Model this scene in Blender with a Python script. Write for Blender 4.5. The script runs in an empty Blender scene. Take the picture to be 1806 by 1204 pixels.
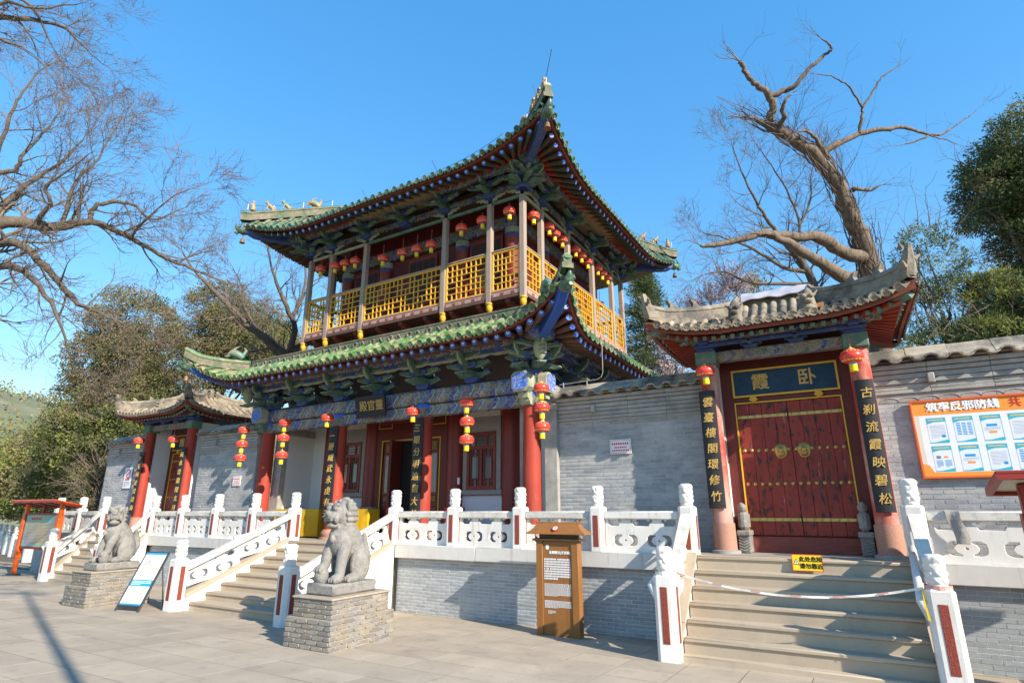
import bpy, math, random
import numpy as np
from mathutils import Matrix, Vector
R = math.radians
PI = math.pi
rng = random.Random(7)
nrs = np.random.RandomState(11)
scene = bpy.context.scene
col = scene.collection

# ---------------------------------------------------------------- camera, sky, sun, exposure
cam_d = bpy.data.cameras.new('camera'); cam = bpy.data.objects.new('camera', cam_d); col.objects.link(cam)
cam_d.sensor_width = 36.0; cam_d.lens = 36.0 * 1013.0 / 1806.0
cam_d.clip_start = 0.05; cam_d.clip_end = 5000.0
cam.location = (0, 0, 2.2)
cam.rotation_euler = (R(90 + 16.445), 0, R(29.87))
scene.camera = cam

SUN_AZ = 19.0     # degrees in front of the facade, sun on the right
SUN_EL = 29.0
sun_dir = Vector((math.cos(R(SUN_AZ)) * math.cos(R(SUN_EL)), -math.sin(R(SUN_AZ)) * math.cos(R(SUN_EL)), math.sin(R(SUN_EL))))
world = bpy.data.worlds.new('World'); scene.world = world; world.use_nodes = True
wn = world.node_tree.nodes; wl = world.node_tree.links
sky = wn.new('ShaderNodeTexSky'); sky.sky_type = 'NISHITA'; sky.sun_disc = False
sky.sun_elevation = R(SUN_EL); sky.sun_rotation = math.atan2(sun_dir.x, sun_dir.y)
sky.altitude = 200; sky.air_density = 1.5; sky.dust_density = 0.0; sky.ozone_density = 6.0
bg = wn['Background']; bg.inputs['Strength'].default_value = 0.15
gam = wn.new('ShaderNodeGamma'); gam.inputs['Gamma'].default_value = 0.55          # soften the zenith-to-horizon contrast evenly
hsv = wn.new('ShaderNodeHueSaturation'); hsv.inputs['Hue'].default_value = 0.506; hsv.inputs['Saturation'].default_value = 1.66; hsv.inputs['Value'].default_value = 1.48
wl.new(sky.outputs['Color'], gam.inputs['Color']); wl.new(gam.outputs['Color'], hsv.inputs['Color']); wl.new(hsv.outputs['Color'], bg.inputs['Color'])
sun_d = bpy.data.lights.new('sun', 'SUN'); sun = bpy.data.objects.new('sun', sun_d); col.objects.link(sun)
sun_d.energy = 3.9; sun_d.angle = R(0.55); sun_d.color = (1.0, 0.91, 0.77)
sun.rotation_euler = sun_dir.to_track_quat('Z', 'Y').to_euler(); sun.location = (30, -20, 40)
vs = scene.view_settings
vs.view_transform = 'Standard'; vs.look = 'None'; vs.exposure = 1.2; vs.gamma = 1.0; vs.use_curve_mapping = False

# ---------------------------------------------------------------- helpers
class MB:
    def __init__(s): s.v = []; s.f = []; s.m = []
    def add(s, vs_, fs, mi=0, M=None):
        b = len(s.v)
        if M is not None: vs_ = [tuple(M @ Vector(p)) for p in vs_]
        s.v.extend(vs_); s.f.extend([tuple(i + b for i in f) for f in fs]); s.m.extend([mi] * len(fs)); return s
    def box(s, x0, x1, y0, y1, z0, z1, mi=0, M=None):
        return s.add([(x0,y0,z0),(x1,y0,z0),(x1,y1,z0),(x0,y1,z0),(x0,y0,z1),(x1,y0,z1),(x1,y1,z1),(x0,y1,z1)],
              [(0,3,2,1),(4,5,6,7),(0,1,5,4),(1,2,6,5),(2,3,7,6),(3,0,4,7)], mi, M)
    def cbox(s, x0, x1, y0, y1, z0, z1, c=.01, mi=0, M=None):
        # box with all twelve edges chamfered
        X=(x0,x1); Y=(y0,y1); Z=(z0,z1); v=[]; idx={}
        for i in (0,1):
            for j in (0,1):
                for k in (0,1):
                    sx=1-2*i; sy=1-2*j; sz=1-2*k
                    for a in range(3):
                        p=[X[i]+sx*c,Y[j]+sy*c,Z[k]+sz*c]; p[a]=(X[i],Y[j],Z[k])[a]
                        idx[i,j,k,a]=len(v); v.append(tuple(p))
        f=[]
        for a in range(3):
            b,cc=(a+1)%3,(a+2)%3
            for t in (0,1):
                q=[]
                for (m,n) in ((0,0),(1,0),(1,1),(0,1)):
                    k=[0,0,0]; k[a]=t; k[b]=m; k[cc]=n; q.append(idx[k[0],k[1],k[2],a])
                f.append(tuple(q if t else q[::-1]))
        for a in range(3):
            b,cc=(a+1)%3,(a+2)%3
            for m in (0,1):
                for n in (0,1):
                    k0=[0,0,0]; k0[b]=m; k0[cc]=n; k1=list(k0); k1[a]=1
                    q=[idx[tuple(k0)+(b,)],idx[tuple(k1)+(b,)],idx[tuple(k1)+(cc,)],idx[tuple(k0)+(cc,)]]
                    f.append(tuple(q if m!=n else q[::-1]))
        for i in (0,1):
            for j in (0,1):
                for k in (0,1):
                    q=[idx[i,j,k,0],idx[i,j,k,1],idx[i,j,k,2]]
                    f.append(tuple(q if (i+j+k)%2 else q[::-1]))
        return s.add(v,f,mi,M)
    def prism(s, poly, a, b, axis='y', mi=0, M=None):
        # poly (u,w) extruded along the axis from a to b
        n=len(poly)
        def P(u,w,t): return {'y':(u,t,w),'x':(t,u,w),'z':(u,w,t)}[axis]
        v=[P(u,w,a) for u,w in poly]+[P(u,w,b) for u,w in poly]
        f=[tuple(range(n)),tuple(range(2*n-1,n-1,-1))]+[(i,i+n,(i+1)%n+n,(i+1)%n) for i in range(n)]
        return s.add(v,f,mi,M)
    def lathe(s, prof, n=16, mi=0, M=None, mis=None, cap=True):
        v=[]; f=[]; k=len(prof)
        for r,z in prof:
            for i in range(n):
                t=2*PI*i/n; v.append((r*math.cos(t),r*math.sin(t),z))
        s0=len(s.v); s.add(v,[],mi,M)
        for j in range(k-1):
            mm=mis[j] if mis else mi
            for i in range(n):
                i2=(i+1)%n
                s.f.append((s0+j*n+i,s0+j*n+i2,s0+(j+1)*n+i2,s0+(j+1)*n+i)); s.m.append(mm)
        if cap:
            s.f.append(tuple(s0+i for i in range(n-1,-1,-1))); s.m.append(mis[0] if mis else mi)
            s.f.append(tuple(s0+(k-1)*n+i for i in range(n))); s.m.append(mis[-1] if mis else mi)
        return s
    def tube(s, pts, rad, n=6, mi=0, M=None, cap=True):
        pts=[Vector(p) for p in pts]; k=len(pts)
        if not hasattr(rad,'__len__'): rad=[rad]*k
        v=[]; up=Vector((0,0,1)); prev=None
        for j,p in enumerate(pts):
            d=(pts[min(j+1,k-1)]-pts[max(j-1,0)])
            d=d.normalized() if d.length>1e-9 else Vector((0,0,1))
            if prev is None:
                a=d.cross(up)
                if a.length<.05: a=d.cross(Vector((1,0,0)))
                a.normalize()
            else:
                a=prev-d*prev.dot(d)
                a=a.normalized() if a.length>1e-6 else d.orthogonal().normalized()
            b=d.cross(a); prev=a
            for i in range(n):
                t=2*PI*i/n; q=p+a*(math.cos(t)*rad[j])+b*(math.sin(t)*rad[j]); v.append(tuple(q))
        f=[]
        for j in range(k-1):
            for i in range(n):
                i2=(i+1)%n; f.append((j*n+i,j*n+i2,(j+1)*n+i2,(j+1)*n+i))
        if cap: f.append(tuple(range(n-1,-1,-1))); f.append(tuple((k-1)*n+i for i in range(n)))
        return s.add(v,f,mi,M)
    def strip(s, rows, mi=0, M=None, close=False):
        # rows: list of equal-length point lists -> quad sheet
        k=len(rows); n=len(rows[0]); v=[p for r in rows for p in r]; f=[]
        for j in range(k-1):
            for i in range(n if close else n-1):
                i2=(i+1)%n; f.append((j*n+i,j*n+i2,(j+1)*n+i2,(j+1)*n+i))
        return s.add(v,f,mi,M)
    def ell(s, c, r, n=12, k=8, mi=0, M=None):
        rows=[]
        for j in range(k+1):
            t=PI*(j+.02)/(k+.04)-PI/2
            rows.append([(c[0]+r[0]*math.cos(t)*math.cos(2*PI*i/n),c[1]+r[1]*math.cos(t)*math.sin(2*PI*i/n),c[2]+r[2]*math.sin(t)) for i in range(n)])
        b=len(s.v); s.strip(rows,mi,M,close=True); s.f.append(tuple(b+i for i in range(n))[::-1]); s.m.append(mi); e=len(s.v); s.f.append(tuple(e-n+i for i in range(n))); s.m.append(mi); return s
    def mesh(s, name, mats, ang=38):
        me=bpy.data.meshes.new(name); me.from_pydata([tuple(p) for p in s.v],[],s.f)
        for m in (mats if isinstance(mats,(list,tuple)) else [mats]): me.materials.append(m)
        me.polygons.foreach_set('material_index',s.m)
        if ang: me.shade_smooth(); me.set_sharp_from_angle(angle=R(ang))
        me.update(); return me

WM={}    # world matrices of what has been placed
def put(o, parent=None, M=None):
    M=M if M is not None else Matrix.Identity(4)
    col.objects.link(o); WM[o.name]=M
    if parent is not None:
        o.parent=parent; o.matrix_basis=WM[parent.name].inverted()@M
    else: o.matrix_basis=M
    return o
def T(x,y,z,rz=0,sx=1,sy=1,sz=1,rx=0,ry=0):
    M=Matrix.Translation((x,y,z))
    if rz: M=M@Matrix.Rotation(rz,4,'Z')
    if ry: M=M@Matrix.Rotation(ry,4,'Y')
    if rx: M=M@Matrix.Rotation(rx,4,'X')
    if (sx,sy,sz)!=(1,1,1): M=M@Matrix.Diagonal((sx,sy,sz,1))
    return M
def tag(o, label=None, cat=None, group=None, kind=None):
    if label: o['label']=label
    if cat: o['category']=cat
    if group: o['group']=group
    if kind: o['kind']=kind
    return o
def thing(name, label, cat, loc=(0,0,0), rz=0, group=None):
    o=bpy.data.objects.new(name,None); o.empty_display_size=.2
    put(o,None,T(*loc,rz)); return tag(o,label,cat,group)
def part(name, mb, mats, parent=None, M=None, ang=38, kind=None, label=None):
    me=mb if isinstance(mb,bpy.types.Mesh) else mb.mesh(name,mats,ang)
    o=bpy.data.objects.new(name,me); put(o,parent,M)
    if kind: o['kind']=kind
    if label: o['label']=label
    return o
def copy_tree(o, M, parent=None):
    # a copy of a thing at matrix M with copies of its parts and their sub-parts
    c=o.copy(); col.objects.link(c); c.parent=parent
    if parent is None: c.matrix_basis=M
    for ch in list(o.children):
        d=copy_tree(ch,None,c); d.matrix_basis=ch.matrix_basis.copy()
    return c
def np_mesh(name, V, nper, mat, smooth=False):
    # V: (k*nper,3) numpy, consecutive nper vertices make a face
    n=len(V); k=n//nper; me=bpy.data.meshes.new(name)
    me.vertices.add(n); me.vertices.foreach_set('co',np.asarray(V,np.float32).ravel())
    me.loops.add(n); me.loops.foreach_set('vertex_index',np.arange(n,dtype=np.int32))
    me.polygons.add(k); me.polygons.foreach_set('loop_start',np.arange(0,n,nper,dtype=np.int32))
    if smooth: me.polygons.foreach_set('use_smooth',np.ones(k,dtype=bool))
    me.materials.append(mat); me.update(calc_edges=True); return me
def text(name, body, size, mat, parent, M, extrude=.004, bold=0.0, align='CENTER', spacing=1.0, line=1.0, shear=0.0):
    c=bpy.data.curves.new(name,'FONT'); c.body=body; c.size=size; c.extrude=extrude; c.bevel_depth=bold; c.bevel_resolution=0
    c.align_x=align; c.align_y='CENTER'; c.space_character=spacing; c.space_line=line; c.shear=shear; c.resolution_u=3
    c.materials.append(mat); o=bpy.data.objects.new(name,c); me=bpy.data.meshes.new_from_object(o); me.name=name
    bpy.data.objects.remove(o); bpy.data.curves.remove(c)
    o=bpy.data.objects.new(name,me); put(o,parent,M); return o
FRONT=Matrix.Rotation(PI/2,4,'X')      # text plane facing -Y
# ---------------------------------------------------------------- procedural materials
def mix(nt, typ, fac, a, b):
    n=nt.nodes.new('ShaderNodeMix'); n.data_type='RGBA'; n.blend_type=typ; n.clamp_factor=True
    for sock,val in ((n.inputs[0],fac),(n.inputs[6],a),(n.inputs[7],b)):
        if hasattr(val,'links') or isinstance(val,bpy.types.NodeSocket): nt.links.new(val,sock)
        elif isinstance(val,(int,float)): sock.default_value=val
        else: sock.default_value=(*val[:3],1)
    return n.outputs[2]
def noise(nt, vec, scale, detail=4, rough=.6, dist=0.0):
    n=nt.nodes.new('ShaderNodeTexNoise'); n.inputs['Scale'].default_value=scale; n.inputs['Detail'].default_value=detail
    n.inputs['Roughness'].default_value=rough; n.inputs['Distortion'].default_value=dist
    if vec is not None: nt.links.new(vec,n.inputs['Vector'])
    return n.outputs['Fac']
def ramp(nt, fac, stops, interp='LINEAR'):
    n=nt.nodes.new('ShaderNodeValToRGB'); n.color_ramp.interpolation=interp; el=n.color_ramp.elements
    while len(el)<len(stops): el.new(.5)
    for e,(p,c) in zip(el,stops):
        e.position=p; e.color=(*(c if hasattr(c,'__len__') else (c,c,c)),1)
    nt.links.new(fac,n.inputs[0]); return n.outputs[0]
def math_(nt, op, a, b=None):
    n=nt.nodes.new('ShaderNodeMath'); n.operation=op
    for i,v in enumerate((a,b)):
        if v is None: continue
        if isinstance(v,(int,float)): n.inputs[i].default_value=v
        else: nt.links.new(v,n.inputs[i])
    return n.outputs[0]
def scaled(nt, vec, s, rot=(0,0,0)):
    n=nt.nodes.new('ShaderNodeMapping'); n.inputs['Scale'].default_value=s; n.inputs['Rotation'].default_value=rot
    nt.links.new(vec,n.inputs['Vector']); return n.outputs['Vector']
def base(name):
    m=bpy.data.materials.new(name); m.use_nodes=True; nt=m.node_tree
    b=nt.nodes['Principled BSDF']; g=nt.nodes.new('ShaderNodeNewGeometry'); oi=nt.nodes.new('ShaderNodeObjectInfo')
    return m,nt,b,g,oi
def rand(nt,g,oi):
    return math_(nt,'FRACT',math_(nt,'ADD',g.outputs['Random Per Island'],oi.outputs['Random']))
def MAT(name, colr, rough=.7, var=.18, ns=5, bump=.15, bs=35, rnd=.0, dirt=(), spec=.35, metal=0., hue=None, stretch=None, coat=0., rst=(.0,)):
    """colr base; var soft mottling; rnd brightness change per piece; dirt: list of (colour, scale, lo, hi, amount[, stretch])"""
    m,nt,b,g,oi=base(name); pos=g.outputs['Position']
    v=pos if not stretch else scaled(nt,pos,stretch)
    f=ramp(nt,noise(nt,v,ns,5),[(.25,1-var),(.75,1+var*.8)])
    c=mix(nt,'MULTIPLY',1.0,colr,f)
    if hue: c=mix(nt,'MIX',ramp(nt,noise(nt,v,ns*.45,3),[(.35,0),(.7,1)]),c,mix(nt,'MULTIPLY',1.0,hue,f))
    if rnd:
        r=ramp(nt,rand(nt,g,oi),[(0,1-rnd),(1,1+rnd)]); c=mix(nt,'MULTIPLY',1.0,c,r)
    for d in dirt:
        dv=pos if len(d)<6 else scaled(nt,pos,d[5])
        k=ramp(nt,noise(nt,dv,d[1],6,.68),[(d[2],0),(d[3],d[4])]); c=mix(nt,'MIX',k,c,d[0])
    nt.links.new(c,b.inputs['Base Color']); b.inputs['Roughness'].default_value=rough
    b.inputs['Specular IOR Level'].default_value=spec; b.inputs['Metallic'].default_value=metal
    if coat: b.inputs['Coat Weight'].default_value=coat; b.inputs['Coat Roughness'].default_value=.15
    if bump:
        bn=nt.nodes.new('ShaderNodeBump'); bn.inputs['Strength'].default_value=bump; bn.inputs['Distance'].default_value=.02
        nt.links.new(noise(nt,v,bs,5),bn.inputs['Height']); nt.links.new(bn.outputs['Normal'],b.inputs['Normal'])
    return m
def flat(name,c,rough=.55,**k): return MAT(name,c,rough,var=.06,bump=.03,**k)

m_paver=MAT('plaza paving stone',(.40,.33,.25),.85,.16,1.3,.12,60,rnd=.10,dirt=[((.22,.18,.14),3.5,.55,.72,.55),((.17,.14,.11),13,.62,.74,.6),((.48,.42,.34),60,.62,.72,.5),((.14,.115,.09),70,.64,.72,.6),((.28,.235,.185),.6,.5,.75,.45),((.43,.37,.30),2.2,.55,.8,.5)])
m_joint=MAT('dark joint soil',(.10,.085,.07),.95,.3,20)
m_white=MAT('whitewashed stone',(.70,.67,.625),.75,.07,3,.1,50,rnd=.03,dirt=[((.44,.36,.28),1.6,.52,.80,.6),((.34,.29,.235),1.6,.56,.74,.6,(6,6,.45)),((.25,.22,.185),6,.62,.85,.6),((.56,.545,.53),.8,.45,.75,.5)])
m_railtop=MAT('weathered rail stone',(.62,.585,.53),.85,.15,4,.2,40,dirt=[((.26,.225,.18),5,.48,.75,.65),((.17,.15,.125),14,.56,.78,.6)])
m_finial=MAT('carved white stone',(.70,.67,.62),.8,.12,8,.3,45,dirt=[((.28,.24,.20),9,.55,.85,.6)])
m_redstone=MAT('rough red inset stone',(.26,.055,.035),.8,.3,30,1.0,55)
m_step=MAT('stair stone',(.43,.35,.26),.85,.13,2.0,.12,45,rnd=.06,dirt=[((.20,.165,.13),2.0,.5,.8,.6),((.52,.46,.37),3.1,.58,.8,.45),((.12,.10,.085),9,.68,.85,.6)])
m_coping=MAT('pale coping stone',(.57,.545,.51),.8,.08,2.5,.08,40,rnd=.05,dirt=[((.30,.26,.21),1.8,.56,.74,.55,(5,5,.6)),((.36,.33,.29),1.1,.52,.85,.5),((.44,.36,.28),3,.6,.8,.35)])
m_brick=MAT('blue grey brick',(.33,.345,.355),.8,.12,9,.15,60,rnd=.13,dirt=[((.42,.42,.41),1.2,.5,.85,.5)])
m_mortar=MAT('pale mortar',(.68,.68,.66),.9,.1,8)
m_wbrick=MAT('old grey wall brick',(.31,.315,.325),.88,.16,5,.25,45,rnd=.16,dirt=[((.50,.475,.44),1.0,.46,.70,.8,(1,1,2.6)),((.17,.175,.195),1.3,.54,.78,.7,(1,1,1.6)),((.42,.31,.20),.9,.66,.8,.4,(3,3,1))])
m_wmort=MAT('old wall mortar',(.45,.44,.42),.92,.14,5,.2,30,dirt=[((.20,.20,.205),1.5,.5,.8,.6)])
m_corn=MAT('grey cornice brick',(.35,.33,.30),.88,.2,4,.25,35,rnd=.1,dirt=[((.13,.125,.12),2.2,.5,.75,.6),((.40,.37,.33),5,.6,.8,.5)])
m_ocap=MAT('old wall cap tile',(.36,.31,.24),.9,.22,4,.35,30,rnd=.12,dirt=[((.07,.068,.066),1.3,.46,.62,.85),((.46,.41,.33),7,.62,.8,.5)])
m_pbrick=MAT('buff pedestal brick',(.25,.215,.17),.88,.2,8,.35,45,rnd=.24,hue=(.20,.20,.20),dirt=[((.15,.13,.11),5,.56,.8,.55)])
m_pmort=MAT('pedestal mortar',(.36,.30,.23),.95,.2,12,.4,30)
m_lion=MAT('carved grey stone',(.26,.245,.225),.9,.3,11,1.0,34,dirt=[((.12,.112,.105),3,.48,.72,.7),((.38,.365,.34),5,.6,.78,.5)])
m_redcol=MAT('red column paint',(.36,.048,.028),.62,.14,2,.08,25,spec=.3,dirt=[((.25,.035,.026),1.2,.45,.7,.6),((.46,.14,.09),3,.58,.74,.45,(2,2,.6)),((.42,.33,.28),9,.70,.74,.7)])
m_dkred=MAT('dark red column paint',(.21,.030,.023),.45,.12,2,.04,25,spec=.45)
m_fadecol=MAT('worn red column paint',(.40,.055,.035),.7,.15,3,.1,30,dirt=[((.55,.33,.27),1.3,.44,.6,.85,(1,1,.55)),((.50,.47,.45),6,.66,.74,.9)])
m_granite=MAT('pink granite drum',(.40,.21,.15),.75,.3,60,.2,90)
m_wood=MAT('weathered bare wood',(.34,.265,.215),.85,.2,3,.3,30,stretch=(7,7,.7),dirt=[((.48,.24,.17),1.7,.55,.75,.5),((.17,.13,.11),5,.6,.8,.5,(5,5,.5))])
m_dimpane=MAT('dim lattice paper',(.05,.035,.03),.7,.3,9,.1)
m_doorred=MAT('chipped dark red door paint',(.27,.035,.022),.55,.2,2,.2,30,stretch=(3,3,1),dirt=[((.16,.022,.016),1.1,.45,.65,.7),((.028,.022,.018),7,.55,.60,.9,(2,2,.8)),((.40,.33,.28),5,.66,.68,.9,(4,4,.5)),((.30,.20,.17),2.4,.66,.70,.6,(5,5,.25))])
m_dkwood=MAT('dark red lacquer wood',(.125,.021,.016),.5,.2,3,.1,25,dirt=[((.35,.26,.22),11,.70,.72,.8,(3,3,.9))])
m_board=MAT('black couplet board',(.022,.022,.024),.6,.25,5,.15,30,stretch=(6,6,.6),dirt=[((.09,.08,.07),3,.58,.75,.5,(6,6,.5)),((.30,.14,.05),4,.69,.75,.6,(7,7,.4))])
m_gold=MAT('gold leaf paint',(.56,.35,.09),.45,.15,12,.05,spec=.5)
m_goldln=flat('gold line paint',(.70,.40,.03),.5)
m_brass=MAT('aged brass',(.50,.36,.12),.4,.2,10,.1,metal=.6)
m_plaqueb=MAT('blue plaque paint',(.012,.045,.085),.6,.35,4,.1,30,dirt=[((.05,.08,.085),6,.55,.75,.6)])
m_plaquek=MAT('black plaque paint',(.018,.018,.02),.5,.2,5)
m_yellow=MAT('yellow lattice paint',(.70,.37,.025),.5,.1,5,.05,20,dirt=[((.52,.29,.04),4,.56,.8,.5)])
m_glaze=MAT('green glazed tile',(.075,.165,.062),.28,.25,9,.1,30,rnd=.35,spec=.5,hue=(.12,.22,.08),dirt=[((.38,.33,.21),5,.48,.62,.9),((.03,.055,.035),3,.55,.75,.5)])
m_glazedk=MAT('old green glazed tile',(.030,.115,.065),.35,.3,8,.15,30,rnd=.35,spec=.5,hue=(.14,.19,.11),dirt=[((.37,.31,.20),7,.52,.66,.8),((.02,.03,.02),4,.55,.75,.6)])
m_pan=MAT('tile bedding',(.30,.24,.15),.85,.25,9,.3,40,dirt=[((.05,.15,.06),4,.5,.7,.7)])
m_ridgeb=MAT('carved ridge clay',(.24,.20,.14),.85,.25,9,.4,40,dirt=[((.06,.12,.065),2.4,.42,.62,.85),((.07,.058,.045),6,.54,.75,.7)])
m_beast=MAT('ochre glazed clay',(.50,.24,.09),.5,.25,10,.2,40,hue=(.16,.25,.14))
m_eavered=MAT('faded red eave board',(.26,.075,.045),.8,.2,4,.1,35,dirt=[((.38,.22,.16),4,.56,.8,.5),((.12,.05,.04),3,.55,.75,.5)])
m_raftred=MAT('red rafter paint',(.34,.055,.032),.75,.2,5,.1,dirt=[((.10,.03,.02),5,.55,.8,.5)])
m_raftold=MAT('bare old rafter wood',(.17,.095,.06),.85,.25,6,.25,40,stretch=(2,2,2),dirt=[((.05,.035,.028),6,.5,.75,.6)])
m_raftgrn=MAT('dull green rafter paint',(.075,.085,.058),.8,.25,6,.1)
m_discblue=flat('cobalt blue paint',(.022,.13,.62),.45)
m_discwhite=flat('cream paint',(.66,.63,.58),.6)
m_black=flat('black paint and shade',(.012,.011,.010),.8)  # also stands in for shade in the hall doorway and gate door gap
m_capgreen=MAT('painted green wood',(.10,.20,.145),.75,.2,7,.1,30,dirt=[((.33,.31,.235),5,.52,.72,.7),((.05,.085,.09),2.4,.50,.74,.7)])
m_capcream=MAT('faded cream green wood',(.36,.37,.26),.8,.2,7,.15,30,dirt=[((.10,.18,.12),4,.50,.7,.65)])
m_capblue=MAT('painted blue wood',(.055,.095,.27),.75,.2,8,.1,30,dirt=[((.25,.26,.27),6,.54,.74,.65),((.03,.04,.09),3,.55,.8,.6)])
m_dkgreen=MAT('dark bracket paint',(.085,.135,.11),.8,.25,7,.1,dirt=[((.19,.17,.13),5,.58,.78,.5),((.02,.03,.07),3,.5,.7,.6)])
m_brown=MAT('dark brown timber',(.12,.07,.05),.85,.25,4,.2,30,stretch=(3,3,3))
m_lamb=MAT('faded pink carved wood',(.46,.27,.22),.8,.2,5,.2,30,dirt=[((.52,.44,.40),4,.5,.7,.6),((.30,.07,.05),3,.56,.72,.6)])
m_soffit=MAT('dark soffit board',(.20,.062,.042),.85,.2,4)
m_plaster=MAT('white plaster',(.66,.66,.655),.85,.05,1.2,.06,30,dirt=[((.52,.51,.50),1.4,.55,.8,.4)])
m_dado=MAT('lilac white plaster',(.60,.60,.66),.8,.04,1.2,.03)
m_gstone=MAT('grey dressed stone',(.30,.285,.27),.85,.12,7,.2,50)
m_glass=MAT('dusty window glass',(.12,.17,.175),.12,.15,3,.02,spec=.6)
m_steel=MAT('dark painted steel',(.05,.055,.06),.5,.1,5)
m_lamp=MAT('red lantern silk',(.78,.055,.040),.33,.1,8,.05,30,spec=.5,rnd=.08)
m_lampgold=MAT('lantern gold print',(.72,.47,.16),.45,.15,25)
m_lampyel=flat('lantern yellow tassel',(.86,.60,.01),.6)
m_lampcyan=flat('lantern cyan band',(.06,.42,.62),.5)
m_cord=flat('lantern cord',(.42,.10,.10),.8)
m_gtile=MAT('grey clay tile',(.29,.235,.17),.9,.25,6,.35,40,rnd=.28,dirt=[((.06,.057,.054),2.2,.48,.70,.8),((.40,.33,.21),6,.60,.78,.55)])
m_gridge=MAT('grey carved ridge',(.30,.25,.185),.9,.25,5,.9,18,dirt=[((.065,.062,.06),1.7,.42,.62,.85),((.42,.37,.26),8,.62,.8,.5)])
m_plastic=MAT('pale plastic sheet',(.42,.405,.45),.4,.12,6,.5,9)
m_orange=MAT('orange red sign paint',(.74,.12,.015),.4,.08,4,.03,spec=.5)
m_signred=MAT('dark red sign paint',(.25,.025,.015),.45,.12,5,.05)
m_signpale=flat('cream sign lining',(.62,.60,.50),.6)
m_bsign=MAT('varnished sign wood',(.27,.115,.032),.45,.14,3,.08,30,stretch=(5,5,.6),dirt=[((.20,.075,.018),3,.52,.75,.5,(6,6,.5))])
m_bsignd=MAT('dark sign wood',(.085,.045,.020),.6,.2,5)
m_paper=flat('white printed panel',(.76,.76,.76),.5)
m_ink=flat('grey printed ink',(.20,.20,.24),.6)
m_redink=flat('red printed ink',(.62,.03,.03),.6)
m_blueink=flat('sky blue print',(.02,.30,.66),.5)
m_tealink=flat('teal print',(.03,.42,.55),.5)
m_orgink=flat('orange print',(.86,.30,.05),.5)
m_yelink=flat('yellow sign print',(.86,.56,.01),.45)
m_whitext=flat('white lettering',(.80,.82,.84),.5)
m_tape=flat('striped barrier tape',(.74,.70,.64),.5)
m_cloth=MAT('grey rag',(.30,.28,.26),.95,.2,9,.5,30)
m_ycloth=MAT('yellow table cloth',(.66,.38,.012),.7,.1,3,.1,12)
m_bark=MAT('grey brown bark',(.135,.105,.082),.95,.35,6,.8,22,stretch=(5,5,1.2),dirt=[((.26,.20,.15),5,.52,.75,.6)])
m_dead=MAT('bleached dead wood',(.20,.15,.108),.9,.35,3,.9,16,stretch=(5,5,.7),dirt=[((.045,.033,.025),3,.48,.66,.85,(5,5,.6)),((.30,.24,.18),4,.6,.8,.6,(5,5,.6))])
m_twig=MAT('brown twigs',(.19,.145,.11),.95,.3,9,0)
m_twigr=MAT('reddish twigs',(.16,.12,.095),.95,.3,9,0)
m_hill=MAT('hill scrub',(.20,.19,.115),.95,.35,.12,0,hue=(.13,.155,.075),dirt=[((.30,.24,.17),.25,.55,.7,.6)])
def leafmat(name, c1, c2, tr=.33):
    m,nt,b,g,oi=base(name)
    c=mix(nt,'MIX',g.outputs['Random Per Island'],c1,c2)
    f=ramp(nt,noise(nt,g.outputs['Position'],.9,3),[(.3,.65),(.7,1.25)]); c=mix(nt,'MULTIPLY',1.0,c,f)
    nt.links.new(c,b.inputs['Base Color']); b.inputs['Roughness'].default_value=.6; b.inputs['Specular IOR Level'].default_value=.25
    b.inputs['Subsurface Weight'].default_value=0
    t=nt.nodes.new('ShaderNodeBsdfTranslucent'); nt.links.new(c,t.inputs['Color'])
    ms=nt.nodes.new('ShaderNodeMixShader'); ms.inputs[0].default_value=tr
    nt.links.new(b.outputs[0],ms.inputs[1]); nt.links.new(t.outputs[0],ms.inputs[2]); nt.links.new(ms.outputs[0],nt.nodes['Material Output'].inputs['Surface'])
    return m
m_leafol=leafmat('olive broad leaves',(.20,.19,.075),(.31,.27,.11))
m_leafdk=leafmat('dark evergreen leaves',(.075,.10,.04),(.17,.18,.065))
m_leafbr=leafmat('brown dry leaves',(.29,.21,.115),(.19,.155,.08))
m_leaffr=leafmat('fresh yellow green leaves',(.20,.235,.055),(.31,.31,.085))
m_leafcon=leafmat('cypress needles',(.06,.10,.035),(.14,.175,.055))
m_leafced=leafmat('cedar needles',(.075,.11,.05),(.16,.185,.07))
m_bloom=leafmat('pale pink blossom',(.62,.42,.44),(.72,.56,.57))
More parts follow.
